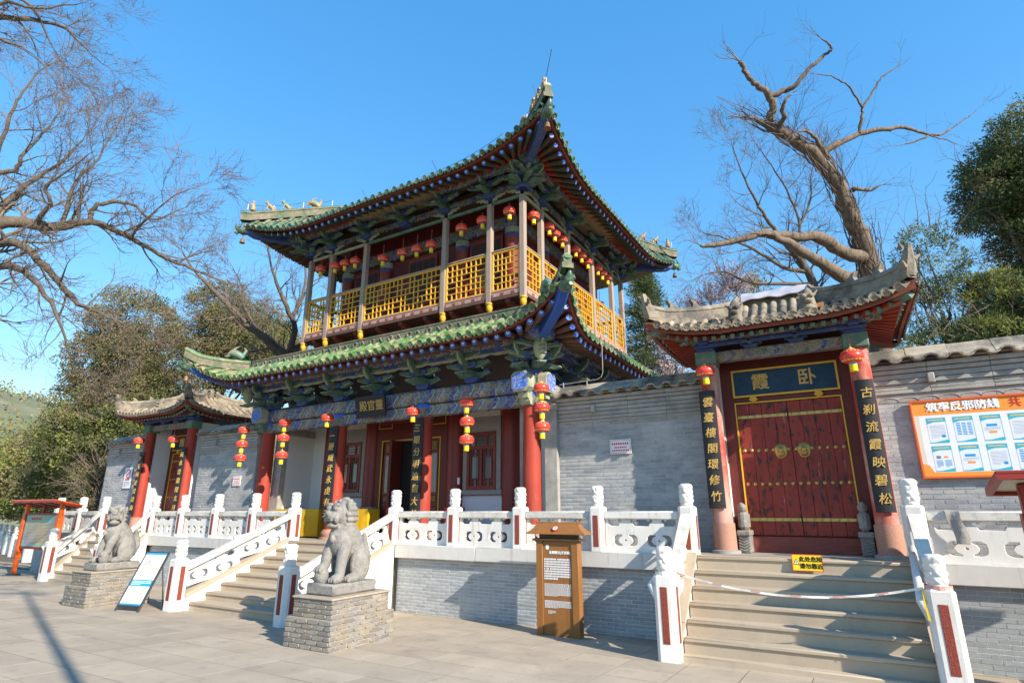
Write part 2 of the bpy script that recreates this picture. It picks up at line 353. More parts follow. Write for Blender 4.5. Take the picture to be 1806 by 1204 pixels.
def caihua(name, per, zs, pal, wear=.5, lines_=.8, scroll=(.42,.24,.08)):
    """painted timber: cartouches with chevron ends along the beam, filled with fine scrolls, worn by weather"""
    m,nt,b,g,oi=base(name); pos=g.outputs['Position']
    sx=nt.nodes.new('ShaderNodeSeparateXYZ'); nt.links.new(pos,sx.inputs[0])
    al=math_(nt,'ADD',sx.outputs[0],sx.outputs[1])
    ch=math_(nt,'MULTIPLY',math_(nt,'ABSOLUTE',math_(nt,'SUBTRACT',math_(nt,'FRACT',math_(nt,'MULTIPLY',sx.outputs[2],zs)),.5)),.30)
    wob=math_(nt,'MULTIPLY',noise(nt,pos,5,2),.12)
    u=math_(nt,'FRACT',math_(nt,'DIVIDE',math_(nt,'ADD',math_(nt,'ADD',al,ch),wob),per))
    c=ramp(nt,u,pal,'CONSTANT')
    cb=nt.nodes.new('ShaderNodeCombineXYZ'); nt.links.new(al,cb.inputs[0]); nt.links.new(sx.outputs[2],cb.inputs[2])
    n1=noise(nt,scaled(nt,cb.outputs[0],(9,9,13)),1.0,2,.5,1.2)
    c=mix(nt,'MIX',ramp(nt,n1,[(.47,0),(.485,lines_),(.515,lines_),(.53,0)]),c,(.46,.47,.42))
    c=mix(nt,'MIX',ramp(nt,n1,[(.62,0),(.65,.85)]),c,scroll)
    c=mix(nt,'MIX',ramp(nt,n1,[(.33,.75),(.37,0)]),c,(.03,.10,.40))
    c=mix(nt,'MIX',ramp(nt,noise(nt,pos,3.2,6,.7),[(.46,0),(.70,wear)]),c,(.235,.215,.175))
    c=mix(nt,'MIX',ramp(nt,noise(nt,scaled(nt,pos,(1,1,.4)),14,5,.7),[(.58,0),(.70,wear)]),c,(.30,.285,.25))
    nt.links.new(c,b.inputs['Base Color']); b.inputs['Roughness'].default_value=.8; b.inputs['Specular IOR Level'].default_value=.2
    bn=nt.nodes.new('ShaderNodeBump'); bn.inputs['Strength'].default_value=.15; bn.inputs['Distance'].default_value=.01
    nt.links.new(n1,bn.inputs['Height']); nt.links.new(bn.outputs['Normal'],b.inputs['Normal'])
    return m
BL,GN,GY,RD,WH,LB=(.03,.07,.27),(.05,.15,.105),(.22,.205,.17),(.30,.08,.04),(.50,.49,.44),(.035,.12,.40)
pal1=[(0,BL),(.20,WH),(.225,GN),(.30,RD),(.32,GY),(.40,LB),(.44,WH),(.46,GY),(.60,GN),(.66,RD),(.68,BL),(.80,WH),(.82,GN),(.90,LB),(.96,GY)]
m_paint=caihua('painted beam',1.25,2.6,pal1,.55)
m_paintbl=caihua('bright painted block',3.0,2.6,[(0,(.03,.12,.52)),(.5,(.03,.15,.60))],.15,.9,(.55,.25,.10))
m_paintold=caihua('flaking painted beam',.8,3,[(0,(.13,.125,.12)),(.25,(.05,.10,.085)),(.34,(.19,.175,.16)),(.55,(.04,.06,.15)),(.64,(.17,.16,.15)),(.85,(.22,.09,.06)),(.88,(.14,.13,.125))],.85,.5)
m_paintdk=caihua('dim painted purlin',1.1,2.4,[(0,(.03,.05,.17)),(.22,(.35,.33,.29)),(.24,(.09,.08,.07)),(.40,(.05,.11,.085)),(.58,(.30,.08,.05)),(.60,(.03,.045,.13)),(.82,(.10,.10,.085)),(.92,(.05,.11,.085))],.5,.6)
# ---------------------------------------------------------------- ground and plaza
SL=.045
def gz(y): return SL*(11.1-max(y,-8.0)) if y<11.1 else 0.0
gm=MB(); xs=[-900,-300,-120,-60,-40,-30,-20,-10,0,10,20,40,100,400,900]; ys=[-900,-200,-40,-8,0,5,11.1,30,60,120,300,900]
gm.strip([[(x,y,gz(y)-.0022) for x in xs] for y in ys])
ground=part('ground',gm,[MAT('packed earth and mortar bed',(.12,.10,.08),.95,.2,2)],ang=0); tag(ground,kind='structure')
pv=MB().cbox(-.5,.5,-.5,.5,-1,0,.002).mesh('paving_slab',m_paver)
slabs=[]
PX,PY=.80,.62
for i in range(-46,6):
    for j in range(-3,18):
        x=-3.2+(i+.5)*PX; y=11.05-(j+.5)*PY
        if x<-34: continue
        off=0
        slabs.append((x+off,y))
def seen(x,y):
    # in front of the camera and near enough to be picked apart
    f=-x*.478*-1
    w=x*-.498+y*.867; s=x*.867+y*.498
    return w>2 and -1.05*w<s<1.0*w
slabs.sort(key=lambda p:(0 if seen(*p) else 1, p[0]**2+p[1]**2))
rest=MB(); tilt=-math.atan(SL)
for k,(x,y) in enumerate(slabs):
    dz=rng.uniform(-.0006,.0006); M=T(x,y,gz(y)+dz,0,PX-.012,PY-.012,.05,rx=0)
    M=Matrix.Translation((x,y,gz(y)+dz))@Matrix.Rotation(tilt+rng.uniform(-.0006,.0006),4,'X')@Matrix.Rotation(rng.uniform(-.0006,.0006),4,'Y')@Matrix.Diagonal((PX-rng.uniform(.007,.016),PY-rng.uniform(.007,.015),.05,1))
    if k<300: o=bpy.data.objects.new('paving_slab',pv); put(o,ground,M)
    else: rest.cbox(-.5,.5,-.5,.5,-1,0,.002,0,M)
part('far_paving',rest,[m_paver],ground,kind='stuff')

# ---------------------------------------------------------------- terrace
ZT=1.46; ZC=1.17; YW=11.10; YF=10.96
STAIRS=[(-22.86,-19.8,9.75),(-13.2,-9.55,8.4),(-2.62,.74,9.6)]     # left X, right X, foot Y
tm=MB(); tm.box(-27.4,12,11.14,24,-.3,1.43); tm.box(-27.4,12,11.3,24,1.43,ZT)
terrace=part('terrace',tm,[MAT('terrace paving',(.33,.29,.24),.85,.15,1.5)],ang=0); tag(terrace,kind='structure')

def brickwork(parent, runs, y, bw, bh, gap, dep, mat, nmax, cam_w=lambda x,z:0, face=-1):
    """runs: (x0,x1,z0,z1) rectangles in the plane y, facing -Y; nearest nmax become brick objects, the rest one mesh"""
    L=[]
    for (x0,x1,z0,z1) in runs:
        nz=max(1,round((z1-z0)/bh)); h=(z1-z0)/nz
        for r in range(nz):
            x=x0-(bw/2 if r%2 else 0)
            while x<x1-.01:
                a=max(x,x0); b=min(x+bw,x1)
                if b-a>.04: L.append(((a+b)/2,z0+(r+.5)*h,b-a-gap,h-gap))
                x+=bw
    L.sort(key=lambda t:(t[0]-0)**2+y*y+(t[1]-2.2)**2)
    bm=MB().cbox(-.5,.5,-.5,.5,-.5,.5,.02).mesh('brick',mat)
    rest=MB()
    for k,(x,z,w,h) in enumerate(L):
        d=dep+rng.uniform(-.003,.003)
        M=Matrix.Translation((x,y-d/2+.01,z))@Matrix.Diagonal((w,d+.02,h,1))
        if k<nmax: o=bpy.data.objects.new('brick',bm); put(o,parent,M)
        else: rest.cbox(-.5,.5,-.5,.5,-.5,.5,.02,0,M)
    if rest.v: part('brick_courses',rest,[mat],parent,kind='stuff')

tw=thing('retaining_wall','blue grey brick retaining wall with white mortar carrying the white balustrades','wall',(-10,YW,0))
wm=MB()
wruns=[(-27.4,-22.95,-.05,ZC),(-19.7,-13.3,-.05,ZC),(-9.45,-2.75,-.05,ZC),(.85,9,-.05,ZC)]
for (a,b,c,d) in wruns: wm.box(a,b,YW,YW+.04,c,d)
part('mortar_face',wm,[m_mortar],tw,ang=0)
brickwork(tw,wruns,YW,.25,.066,.009,.006,m_brick,300)
for (a,b,_,_) in wruns:
    n=max(1,round((b-a)/2.2)); w=(b-a)/n
    for i in range(n):
        q=MB().cbox(a+i*w+.003,a+(i+1)*w-.003,YF,11.42,ZC,ZT-.002,.012)
        part('coping_stone',q,[m_coping],tw)
cop_under=MB()

# --- balustrade pieces
def outline_mesh(name, outer, holes, thick, mats):
    c=bpy.data.curves.new(name,'CURVE'); c.dimensions='2D'; c.fill_mode='BOTH'; c.extrude=thick/2; c.bevel_depth=.006; c.bevel_resolution=0
    for poly in [outer]+holes:
        s=c.splines.new('POLY'); s.points.add(len(poly)-1); s.use_cyclic_u=True
        for p,(u,v) in zip(s.points,poly): p.co=(u,v,0,1)
    o=bpy.data.objects.new(name,c); me=bpy.data.meshes.new_from_object(o); bpy.data.objects.remove(o); bpy.data.curves.remove(c)
    me.materials.clear(); me.materials.append(mats); me.name=name
    me.transform(Matrix.Rotation(PI/2,4,'X'))      # stand it up in XZ
    return me
def arc(cx,cy,r,a0,a1,n=6): return [(cx+r*math.cos(R(a0+(a1-a0)*i/n)),cy+r*math.sin(R(a0+(a1-a0)*i/n))) for i in range(n+1)]
def mir(p): return [(-u,v) for u,v in p][::-1]
def panel_holes(W):
    hs=[]
    top=[(-.13,.475),(.13,.475),(.15,.53),(.19,.545),(.20,.58),(.17,.605),(.135,.598),(.125,.57),(.09,.605),(-.09,.605),(-.125,.57),(-.135,.598),(-.17,.605),(-.20,.58),(-.19,.545),(-.15,.53)]
    hs.append(top)
    e=[(-W+.06,.605),(-W+.06,.52),(-W+.10,.475),(-.40,.475),(-.38,.53),(-.345,.545),(-.335,.58),(-.36,.605),(-.395,.598),(-.41,.57),(-.44,.605)]
    if W>.52: hs+= [e,mir(e)]
    for c in (-.29,.29):
        l=[(-.055,.325),(-.15,.325),(-.205,.285),(-.215,.215),(-.205,.145),(-.15,.105),(-.055,.105),(-.05,.135),(-.10,.165),(-.125,.215),(-.10,.265),(-.05,.295)]
        hs.append([(c+u,v) for u,v in l]); hs.append([(c+u,v) for u,v in mir(l)]); hs.append(arc(c,.215,.025,0,330,7))
    return hs
me_panel=outline_mesh('panel',[(-.65,.0),(.65,.0),(.65,.64),(-.65,.64)],panel_holes(.65),.085,m_white)
def finial_mesh(h=.40,r=.125):
    n,k=40,34; rows=[]
    for j in range(k+1):
        z=h*j/k; q=min(z/h,1); 
        t=(q-.14)/.80; row=[]
        for i in range(n):
            a=2*PI*i/n
            if q<.13: rr=r*(.80+.10*math.sin(q/.13*PI))
            elif q<.95:
                rw=t*4.0; ph=(int(rw)%2)*PI/5; fr=rw-int(rw)
                lob=abs(math.sin(2.5*(a+ph))); sw=.5*math.cos(5*(a+ph))
                rr=r*(.86+.17*lob**.6*math.sin(PI*min(1,max(0,fr)))**.55 + .03*math.sin(9*a+5*rw))
            else: rr=r*(.9-(q-.95)*6)
            row.append((rr*math.cos(a),rr*math.sin(a),z))
        rows.append(row)
    m=MB().strip(rows,close=True); b=len(m.v); m.f.append(tuple(b-n+i for i in range(n))); m.m.append(0)
    return m.mesh('finial',m_finial,60)
me_fin=finial_mesh()
def post_mesh(h, w=.30):
    c=.055; a=w/2
    oct_=lambda s,c:[(-s+c,-s),(s-c,-s),(s,-s+c),(s,s-c),(s-c,s),(-s+c,s),(-s,s-c),(-s,-s+c)]
    rows=[[(u,v,z) for u,v in oct_(s,c_)] for s,c_,z in ((a+.004,c,0),(a,c,.02),(a,c,h-.03),(a-.03,c*.8,h),(a-.07,.05,h+.005))]
    m=MB().strip(rows,close=True); b=len(m.v); m.f.append(tuple(b-8+i for i in range(8))); m.m.append(0)
    return m.mesh('post',m_white,30)
POSTS={}
def stone_post(parent,x,y,z0,h,ins=(.10,.80),label=None,w=.30,sides='fr'):
    if (h,w) not in POSTS: POSTS[h,w]=post_mesh(h,w)
    p=part('post',POSTS[h,w],None,parent,T(x,y,z0))
    f=bpy.data.objects.new('finial',me_fin); put(f,p,T(x,y,z0+h,rng.uniform(0,6)))
    q0,q1=z0+ins[0]*h,z0+ins[1]*h; a=w/2
    for s in sides:
        b=MB()
        if s=='f': b.cbox(x-.052,x+.052,y-a-.006,y-a+.01,q0,q1,.004)
        if s=='r': b.cbox(x+a-.01,x+a+.006,y-.052,y+.052,q0,q1,.004)
        if s=='l': b.cbox(x-a-.006,x-a+.01,y-.052,y+.052,q0,q1,.004)
        part('inset_panel',b,[m_redstone],p)
    return p
YR=11.12
def run(label, posts, ends):
    """posts: X of the posts; ends: add a post at the first / last position or leave it to the stair"""
    t=thing('stone_balustrade',label,'balustrade',((posts[0]+posts[-1])/2,YR,ZT),group='white stone balustrades on the terrace')
    for i,x in enumerate(posts):
        if (i==0 and not ends[0]) or (i==len(posts)-1 and not ends[1]): continue
        stone_post(t,x,YR,ZT,.83)
    for a,b in zip(posts,posts[1:]):
        L=b-a-.30; n=1
        part('panel',me_panel,None,t,T((a+b)/2,YR+.02,ZT,0,L/1.3,1,.98))
        part('handrail',MB().cbox(a+.15,b-.15,YR-.085,YR+.105,ZT+.595,ZT+.74,.018),[m_railtop if rng.random()<.6 else m_white],t)
    return t
run('white stone balustrade at the far left beside the left staircase top',[-26.1,-24.45,-22.86],(1,1))
run('white stone balustrade in front of the grey wall between left staircase and main staircase',[-19.8,-18.2,-16.5,-14.8,-13.15],(1,1))
run('white stone balustrade behind the brown wooden information sign',[-9.62,-7.88,-6.18,-4.43,-2.68],(1,1))
run('white stone balustrade on the right under the orange billboard',[.76,2.6,4.4,6.2,8.0],(1,1))

# --- staircases
def staircase(label, x0, x1, yf, nris, zb, lowpost_y, slab=0.0):
    g0=gz(yf)
    t=thing('stone_staircase',label,'staircase',((x0+x1)/2,yf,g0),group='staircases up to the terrace')
    a,b=x0+.15,x1-.15
    z=g0-.03
    if slab: part('base_slab',MB().cbox(a-.02,b+.02,yf-.16,yf+.3,z-.1,g0+slab,.015),[m_step],t)
    h=(ZT-g0-slab)/nris; yt=10.9; run_=(yt-yf)/(nris-1)
    for k in range(nris):
        y0=yf+k*run_; zt=g0+slab+(k+1)*h
        q=MB()
        q.cbox(a+rng.uniform(0,.01),b-rng.uniform(0,.01),y0-.025,min(y0+run_+.05,11.3),zt-.055,zt-(.004 if k==nris-1 else 0),.012)
        q.box(a,b,y0+.004,11.13,zt-h-.02,zt-.05)
        part('step',q,[m_step],t)
    # stringers: sloping white side walls with a balustrade panel on top
    y1=10.97; ya=lowpost_y+.1; za=gz(ya)+.10; zb_=1.46
    for s,x in ((-1,x0),(1,x1)):
        q=MB(); poly=[(ya,gz(ya)-.05),(y1,-.05),(y1,ZT-.01),(y1-.05,ZT-.01),(ya+.05,za+.16),(ya,za+.16)]
        q.prism(poly,x-.13,x+.13,'x'); part('stringer',q,[m_white],t)
        sl=(ZT-.01-(za+.16))/(y1-.05-ya-.05)
        q=MB(); q.prism([(ya+.05,za+.155),(y1-.1,ZT-.02),(y1-.1,ZT+.05),(ya+.05,za+.235)],x-.16,x+.16,'x'); part('stringer_cap',q,[m_step],t)
        n=2 if (y1-ya)>2 else 1; L=(y1-.1-ya-.05)/n
        for i in range(n):
            yc=ya+.08+(i+.5)*L; zc=za+.22+sl*(yc-ya-.05)
            Mx=Matrix.Translation((x,yc,zc))@Matrix.Rotation(PI/2,4,'Z')
            S=Matrix.Identity(4); S[2][0]=sl*(L/1.3)
            part('panel',me_panel,None,t,Mx@S@Matrix.Diagonal((L/1.3*.98,.9,.78,1)) if False else Mx@Matrix(((L/1.3,0,0,0),(0,.9,0,0),(sl*L/1.3,0,.80,0),(0,0,0,1))))
        q=MB(); zr=za+.22+.80*.60
        q.prism([(ya+.03,zr),(y1-.02,zr+sl*(y1-.05-ya)),(y1-.02,zr+.13+sl*(y1-.05-ya)),(ya+.03,zr+.13)],x-.085,x+.085,'x'); part('handrail',q,[m_railtop],t)
        gl=gz(lowpost_y)
        stone_post(t,x,lowpost_y,gl-.02,1.08 if nris>7 else 1.22,(.22,.86),sides='fr',w=.32)
    return t
staircase('wide grey stone staircase with white balustrades rising to the hall entrance',-13.15,-9.6,8.4,8,0,8.12)
staircase('steep stone staircase below the red double door with yellow warning sign',-2.68,.76,9.62,6,0,9.40,.09)
staircase('far left stone staircase behind the left lion',-22.86,-19.8,9.9,6,0,9.72,.09)

# ---------------------------------------------------------------- old grey boundary wall
YB=12.1
def boundary(label, runs, nb, x_tile):
    t=thing('boundary_wall',label,'wall',((runs[0][0]+runs[-1][1])/2,YB,ZT))
    bk=MB()
    for (a,b) in runs: bk.box(a,b,YB,YB+.34,ZT-.05,4.78)
    part('mortar_core',bk,[m_wmort],t,ang=0)
    brickwork(t,[(a,b,ZT+.0,4.02) for a,b in runs],YB,.30,.078,.010,.005,m_wbrick,nb)
    for (a,b) in runs:
        for (z0,z1,pr) in ((4.03,4.17,.012),(4.185,4.245,.045),(4.255,4.345,.02),(4.355,4.43,.055),(4.44,4.53,.035),(4.54,4.61,.075),(4.62,4.70,.11)):
            n=max(1,round((b-a)/.9)); w=(b-a)/n
            q=MB()
            for i in range(n): q.cbox(a+i*w+.002,a+(i+1)*w-.002,YB-pr,YB+.02,z0,z1,.006)
            part('cornice_course',q,[m_corn],t)
        # scalloped relief under the cornice
        q=MB(); x=a+.1
        while x<b-.3:
            q.tube([(x+.145+.145*math.cos(R(d)),YB-.014,4.05+.07*math.sin(R(d))) for d in range(0,181,30)],.008,4); x+=.29
        part('scallop_relief',q,[m_corn],t)
        # cap: rounded saddle of old tiles and a row of curved edge tiles
        prof=[(YB-.17,4.73),(YB-.12,4.79),(YB-.02,4.87),(YB+.07,4.93),(YB+.09,4.99),(YB+.14,5.03),(YB+.20,5.03),(YB+.25,4.99),(YB+.27,4.93),(YB+.46,4.74)]
        n=max(1,round((b-a)/.62)); w=(b-a)/n
        for i in range(n):
            part('cap_stone',MB().prism(prof,a+i*w+.003,a+(i+1)*w-.003,'x',M=T(0,0,rng.uniform(-.008,.008))),[m_ocap],t)
        n=max(1,round((b-a)/.17)); w=(b-a)/n
        for i in range(n):
            o=bpy.data.objects.new('edge_tile',me_edge); put(o,t,T(a+(i+.5)*w,YB-.23,4.755+rng.uniform(-.006,.006),0,1,1,1 if i%2 else -1))
        for i in range(max(1,int((b-a)/1.7))):
            x=a+.9+i*1.75
            if x<b-.2: part('wall_bracket',MB().cbox(x-.05,x+.05,YB-.13,YB,4.33,4.50,.012),[m_corn],t)
    return t
em=MB(); em.strip([[(.105*math.cos(R(d)),y,(.078+k)*math.sin(R(d))-.02) for d in range(0,181,20)] for y,k in ((-.03,0),(.22,.0))]); 
em.strip([[(.105*math.cos(R(d)),-.03,.078*math.sin(R(d))-.02) for d in range(0,181,20)],[(.078*math.cos(R(d)),-.03,.050*math.sin(R(d))-.02) for d in range(0,181,20)]])
em.strip([[(.078*math.cos(R(d)),y,.050*math.sin(R(d))-.02) for d in range(0,181,20)] for y in (-.03,.22)])
me_edge=em.mesh('edge_tile',m_ocap,50)
boundary('old grey brick wall with tiled cap between the hall and the right gate',[(-5.7,-2.32)],300,0)
boundary('old grey brick wall carrying the orange billboard at the right',[(.55,11)],300,0)
boundary('grey brick wall with tiled cap on both sides of the left gate',[(-25.4,-22.75),(-19.35,-16.35)],150,0)
# end pier beside the hall column
t=thing('brick_pier','pale brick pier between the right red column and the grey wall','pier',(-5.85,12.05,ZT))
part('shaft',MB().cbox(-6.02,-5.70,11.98,12.5,ZT,4.45,.01),[m_corn],t)
part('capital',MB().cbox(-6.04,-5.66,11.93,12.52,4.45,4.60,.02),[m_gstone],t)
# ---------------------------------------------------------------- roof kit
def half_tile(mat, name='roof_tile', disc=False, drip=False, n=8):
    m=MB(); ro,rt=1.05,.95
    m.strip([[(r*math.cos(PI*i/n),y,r*math.sin(PI*i/n)) for i in range(n+1)] for y,r in ((0,ro),(1.04,rt))][::-1])
    m.strip([[(r*math.cos(PI*i/n),0,r*math.sin(PI*i/n)) for i in range(n+1)] for r in (ro,.72)])
    if disc:
        c=[(1.12*math.cos(2*PI*i/12),-.06,.06+1.12*math.sin(2*PI*i/12)) for i in range(12)]
        d=[(x,.05,z) for x,_,z in c]; i_=[(x*.72,-.06,.06+(z-.06)*.72) for x,_,z in c]; k=[(x*.62,-.03,.06+(z-.06)*.62) for x,_,z in c]
        m.strip([d,c,i_,k],close=True); b=len(m.v); m.f.append(tuple(b-12+i for i in range(12))[::-1]); m.m.append(0)
        m.add([(.0+x*.42,-.075 if False else -.07,.06+z*.42) for x,z in [(math.cos(2*PI*i/6),math.sin(2*PI*i/6)) for i in range(6)]],[tuple(range(6))[::-1]])
    return m.mesh(name,mat,50)
def drip_tile(mat, name='drip_tile'):
    # leaf shaped plate hanging between two tile rows, curved like the pan above it
    pts=[(-1.1,.12),(-.75,-.25),(-.3,-.75),(0,-1.15),(.3,-.75),(.75,-.25),(1.1,.12),(.6,-.05),(0,-.12),(-.6,-.05)]
    return MB().prism(pts,-.07,.05,'y').mesh(name,mat,20)
def rafter_mesh(mats, disc=True, sq=False, name='rafter'):
    m=MB(); n=4 if sq else 10; o=PI/4 if sq else 0
    ring=lambda r,z:[(r*math.cos(2*PI*i/n+o),r*math.sin(2*PI*i/n+o),z) for i in range(n)]
    m.strip([ring(1,0),ring(1,.55)],0,close=True); m.strip([ring(1,.55),ring(1,1)],1,close=True)
    b=len(m.v); m.f.append(tuple(b-n+i for i in range(n))); m.m.append(2)
    if disc:
        for rr,dx,dy,z,mi in ((.52,.0,.22,1.004,3),(.20,.05,.45,1.008,4)):
            p=[(dx+rr*math.cos(2*PI*i/8),dy+rr*math.sin(2*PI*i/8),z) for i in range(8)]; m.add(p,[tuple(range(8))],mi)
    return m.mesh(name,mats,50)
def axes(p0,p1,up=Vector((0,0,1)),r=1.0,alongz=True):
    p0=Vector(p0); p1=Vector(p1); d=p1-p0; L=d.length; z=d/L; x=up.cross(z); x=x.normalized() if x.length>1e-6 else Vector((1,0,0)); y=z.cross(x)
    M=Matrix.Identity(4)
    for i in range(3):
        M[i][0]=x[i]*r; M[i][1]=y[i]*r; M[i][2]=d[i]; M[i][3]=p0[i]
    return M
def tile_axes(p0,p1,ud,r):
    p0=Vector(p0); d=Vector(p1)-p0; x=Vector(ud).normalized(); z=x.cross(d.normalized()).normalized()
    M=Matrix.Identity(4)
    for i in range(3): M[i][0]=x[i]*r; M[i][1]=d[i]; M[i][2]=z[i]*r; M[i][3]=p0[i]
    return M
class Roof:
    def __init__(s, cx,cy,a,b,e,eT,L,zE,rise,q,zP,t,zT,zTip,sag,cc=.06,hp=2.2):
        s.__dict__.update(locals()); del s.__dict__['s']
    def AB(s,side): return (s.a,s.b) if side%2==0 else (s.b,s.a)
    def pt(s,side,u,v,z):
        c=((s.cx+u,s.cy-v),(s.cx+v,s.cy+u),(s.cx-u,s.cy+v),(s.cx-v,s.cy-u))[side]; return (c[0],c[1],z)
    def ud(s,side): return ((1,0,0),(0,1,0),(-1,0,0),(0,-1,0))[side]
    def S(s,A,u): return min(1,max(0,(abs(u)-(A+s.eT-s.L))/s.L))
    def eave(s,A,u):
        k=s.S(A,u); return s.e+(s.eT-s.e)*k**1.8, s.zE+s.rise*k**2.2
    def top(s,A,u):
        if abs(u)<=A+s.t: return s.t,s.zT
        o=abs(u)-A; k=(o-s.t)/(s.eT-s.t); return o, s.zT+(s.zTip-s.zT)*k**s.hp-s.sag*math.sin(PI*min(1,k))
    def row(s,side,u,k,over=.10,lift=0):
        A,B=s.AB(side); o0,z0=s.top(A,u); o1,z1=s.eave(A,u); o1+=over
        o=o0+(o1-o0)*k; z=z0+(z1-z0)*k-s.cc*4*k*(1-k)*abs(o1-o0)+lift
        return s.pt(side,u,B+o,z)
    def sheet(s,mb,side,lift=0,nu=60,nk=6,over=.08,mi=0):
        A,_=s.AB(side); us=[(-1+2*i/nu)*(A+s.eT-.01) for i in range(nu+1)]
        mb.strip([[s.row(side,u,k/nk,over,lift) for u in us] for k in range(nk+1)],mi)
    def tiles(s,roof,side,sp,r,meT,meE,meD,tl,indiv,restmat,budget):
        A,_=s.AB(side); n=int((A+s.eT-.10)/sp); rest=MB(); used=0
        for i in range(-n,n+1):
            u=i*sp; P0=Vector(s.row(side,u,0)); P1=Vector(s.row(side,u,1)); Ln=(P1-P0).length
            if Ln<.14: continue
            k=max(1,round(Ln/tl))
            for j in range(k):
                a=Vector(s.row(side,u,1-j/k,lift=.0)); b=Vector(s.row(side,u,1-(j+1)/k,lift=.0))
                M=tile_axes(a,b,s.ud(side),r); me=meE if j==0 else meT
                if indiv and used<budget: o=bpy.data.objects.new('eave_tile' if j==0 else 'roof_tile',me); put(o,roof,M); used+=1
                else:
                    vv=[tuple(v.co) for v in me.vertices]; rest.add(vv,[tuple(p.vertices) for p in me.polygons],0,M)
            u2=u+sp/2
            if abs(u2)<A+s.eT-.08:
                a=Vector(s.row(side,u2,1,lift=.01)); b=Vector(s.row(side,u2,.9,lift=.01)); M=tile_axes(a,a+(b-a).normalized()*.3,s.ud(side),r)
                for ii in range(3):
                    M[ii][2]=(0,0,r)[ii]
                if indiv and used<budget+60: o=bpy.data.objects.new('drip_tile',meD); put(o,roof,M)
                else: rest.add([tuple(v.co) for v in meD.vertices],[tuple(p.vertices) for p in meD.polygons],0,M)
        if rest.v: part('tile_field',rest,[restmat],roof,kind='stuff',ang=50)
        return used
    def rafters(s,roof,side,sp,r,me,indiv,mats,dz=.13,back=.10,umax=.06):
        A,B=s.AB(side); n=int((A+s.eT-umax)/sp); rest=MB()
        for i in range(-n,n+1):
            u=(i+.0)*sp
            if abs(u)>A+s.eT-.18: continue
            o1,z1=s.eave(A,u); k=s.S(A,u); c=A-.3; au=abs(u)
            ui=au if au<c else c+(au-c)*(s.q+.2)/(s.eT+.3)
            ui=math.copysign(ui,u); p1=s.pt(side,u-(math.copysign(1,u)*.0),B+o1-back,z1-dz); p0=s.pt(side,ui,B+s.q-.12,s.zP+.05+s.rise*.30*k)
            M=axes(p0,p1,r=r)
            if indiv: o=bpy.data.objects.new('rafter',me); put(o,roof,M)
            else:
                for p in me.polygons:
                    pass
                b=len(rest.v); rest.v.extend([tuple(M@v.co) for v in me.vertices]); rest.f.extend([tuple(x+b for x in p.vertices) for p in me.polygons]); rest.m.extend([p.material_index for p in me.polygons])
        if rest.v: part('far_rafters',rest,mats,roof,kind='stuff',ang=50)
    def soffit(s,mb,side,dz=.05,nu=48):
        A,B=s.AB(side); rows=[[],[]]
        for i in range(nu+1):
            u=(-1+2*i/nu)*(A+s.eT-.02); o1,z1=s.eave(A,u); k=s.S(A,u); c=A-.3; au=abs(u)
            ui=au if au<c else c+(au-c)*(s.q+.3)/(s.eT+.3); ui=math.copysign(ui,u)
            rows[0].append(s.pt(side,ui,B+s.q-.3,s.zP+.2+s.rise*.30*k)); rows[1].append(s.pt(side,u,B+o1+.0,z1-.055))
        mb.strip(rows)
    def fascia(s,mb,side,h0=-.075,h1=.03,out=.03,th=.05,nu=70):
        A,B=s.AB(side); rows=[[],[],[],[]]
        for i in range(nu+1):
            u=(-1+2*i/nu)*(A+s.eT+.02)
            uu=max(-(A+s.eT),min(A+s.eT,u)); o1,z1=s.eave(A,uu)
            for k,(dv,dz) in enumerate(((out,h1),(out,h0),(out-th,h0),(out-th,h1))): rows[k].append(s.pt(side,u,B+o1+dv,z1+dz))
        mb.strip(rows+[rows[0]])
    def hip(s,corner,o):
        """corner 0 front-right,1 back-right,2 back-left,3 front-left; o outward offset on the diagonal"""
        sx,sy=((1,-1),(1,1),(-1,1),(-1,-1))[corner]; k=(o-s.t)/(s.eT-s.t)
        z=s.zT+(s.zTip-s.zT)*max(0,k)**s.hp-s.sag*math.sin(PI*min(1,max(0,k)))
        return Vector((s.cx+sx*(s.a+o),s.cy+sy*(s.b+o),z))
    def hip_ridge(s,corner,w,h,mb,o0=None,ext=.12,up=.18,n=22,mi=0,cap=1):
        o0=s.t if o0 is None else o0; rows=[]; sx,sy=((1,-1),(1,1),(-1,1),(-1,-1))[corner]
        d=Vector((sx,sy,0)).normalized(); nrm=Vector((-d.y,d.x,0)); cap_=[]
        for i in range(n+1):
            f=i/n; o=o0+(s.eT+ext-o0)*f; p=s.hip(corner,min(o,s.eT)); p=Vector((s.cx+sx*(s.a+o),s.cy+sy*(s.b+o),p.z+up*max(0,(f-.70)/.30)**2))
            rows.append([tuple(p+nrm*x+Vector((0,0,z))) for x,z in ((-w*.62,-.05),(-w*.62,h*.25),(-w*.42,h*.32),(-w*.42,h*.78),(-w*.55,h*.84),(-w*.5,h),(0,h*1.12),(w*.5,h),(w*.55,h*.84),(w*.42,h*.78),(w*.42,h*.32),(w*.62,h*.25),(w*.62,-.05))])
            cap_.append(p+Vector((0,0,h)))
        b0=len(mb.v); mb.strip(rows,mi); k=len(rows[0])
        mb.f.append(tuple(b0+n*k+i for i in range(k))); mb.m.append(mi); mb.f.append(tuple(b0+i for i in range(k))[::-1]); mb.m.append(mi)
        mb.tube(cap_,[w*.42]*len(cap_),8,cap)
        return cap_[-1]
# ---------------------------------------------------------------- the two storey hall
CX,CY=-11.2,16.28
hall=thing('temple_hall','two storey temple hall with green glazed roofs, red columns and yellow lattice balcony','hall',(CX,CY,ZT))
XC=[-16.05,-12.8,-9.6,-6.35]; YC=12.0
def hp(name,mb,mats,**k): return part(name,mb,mats,hall,**k)
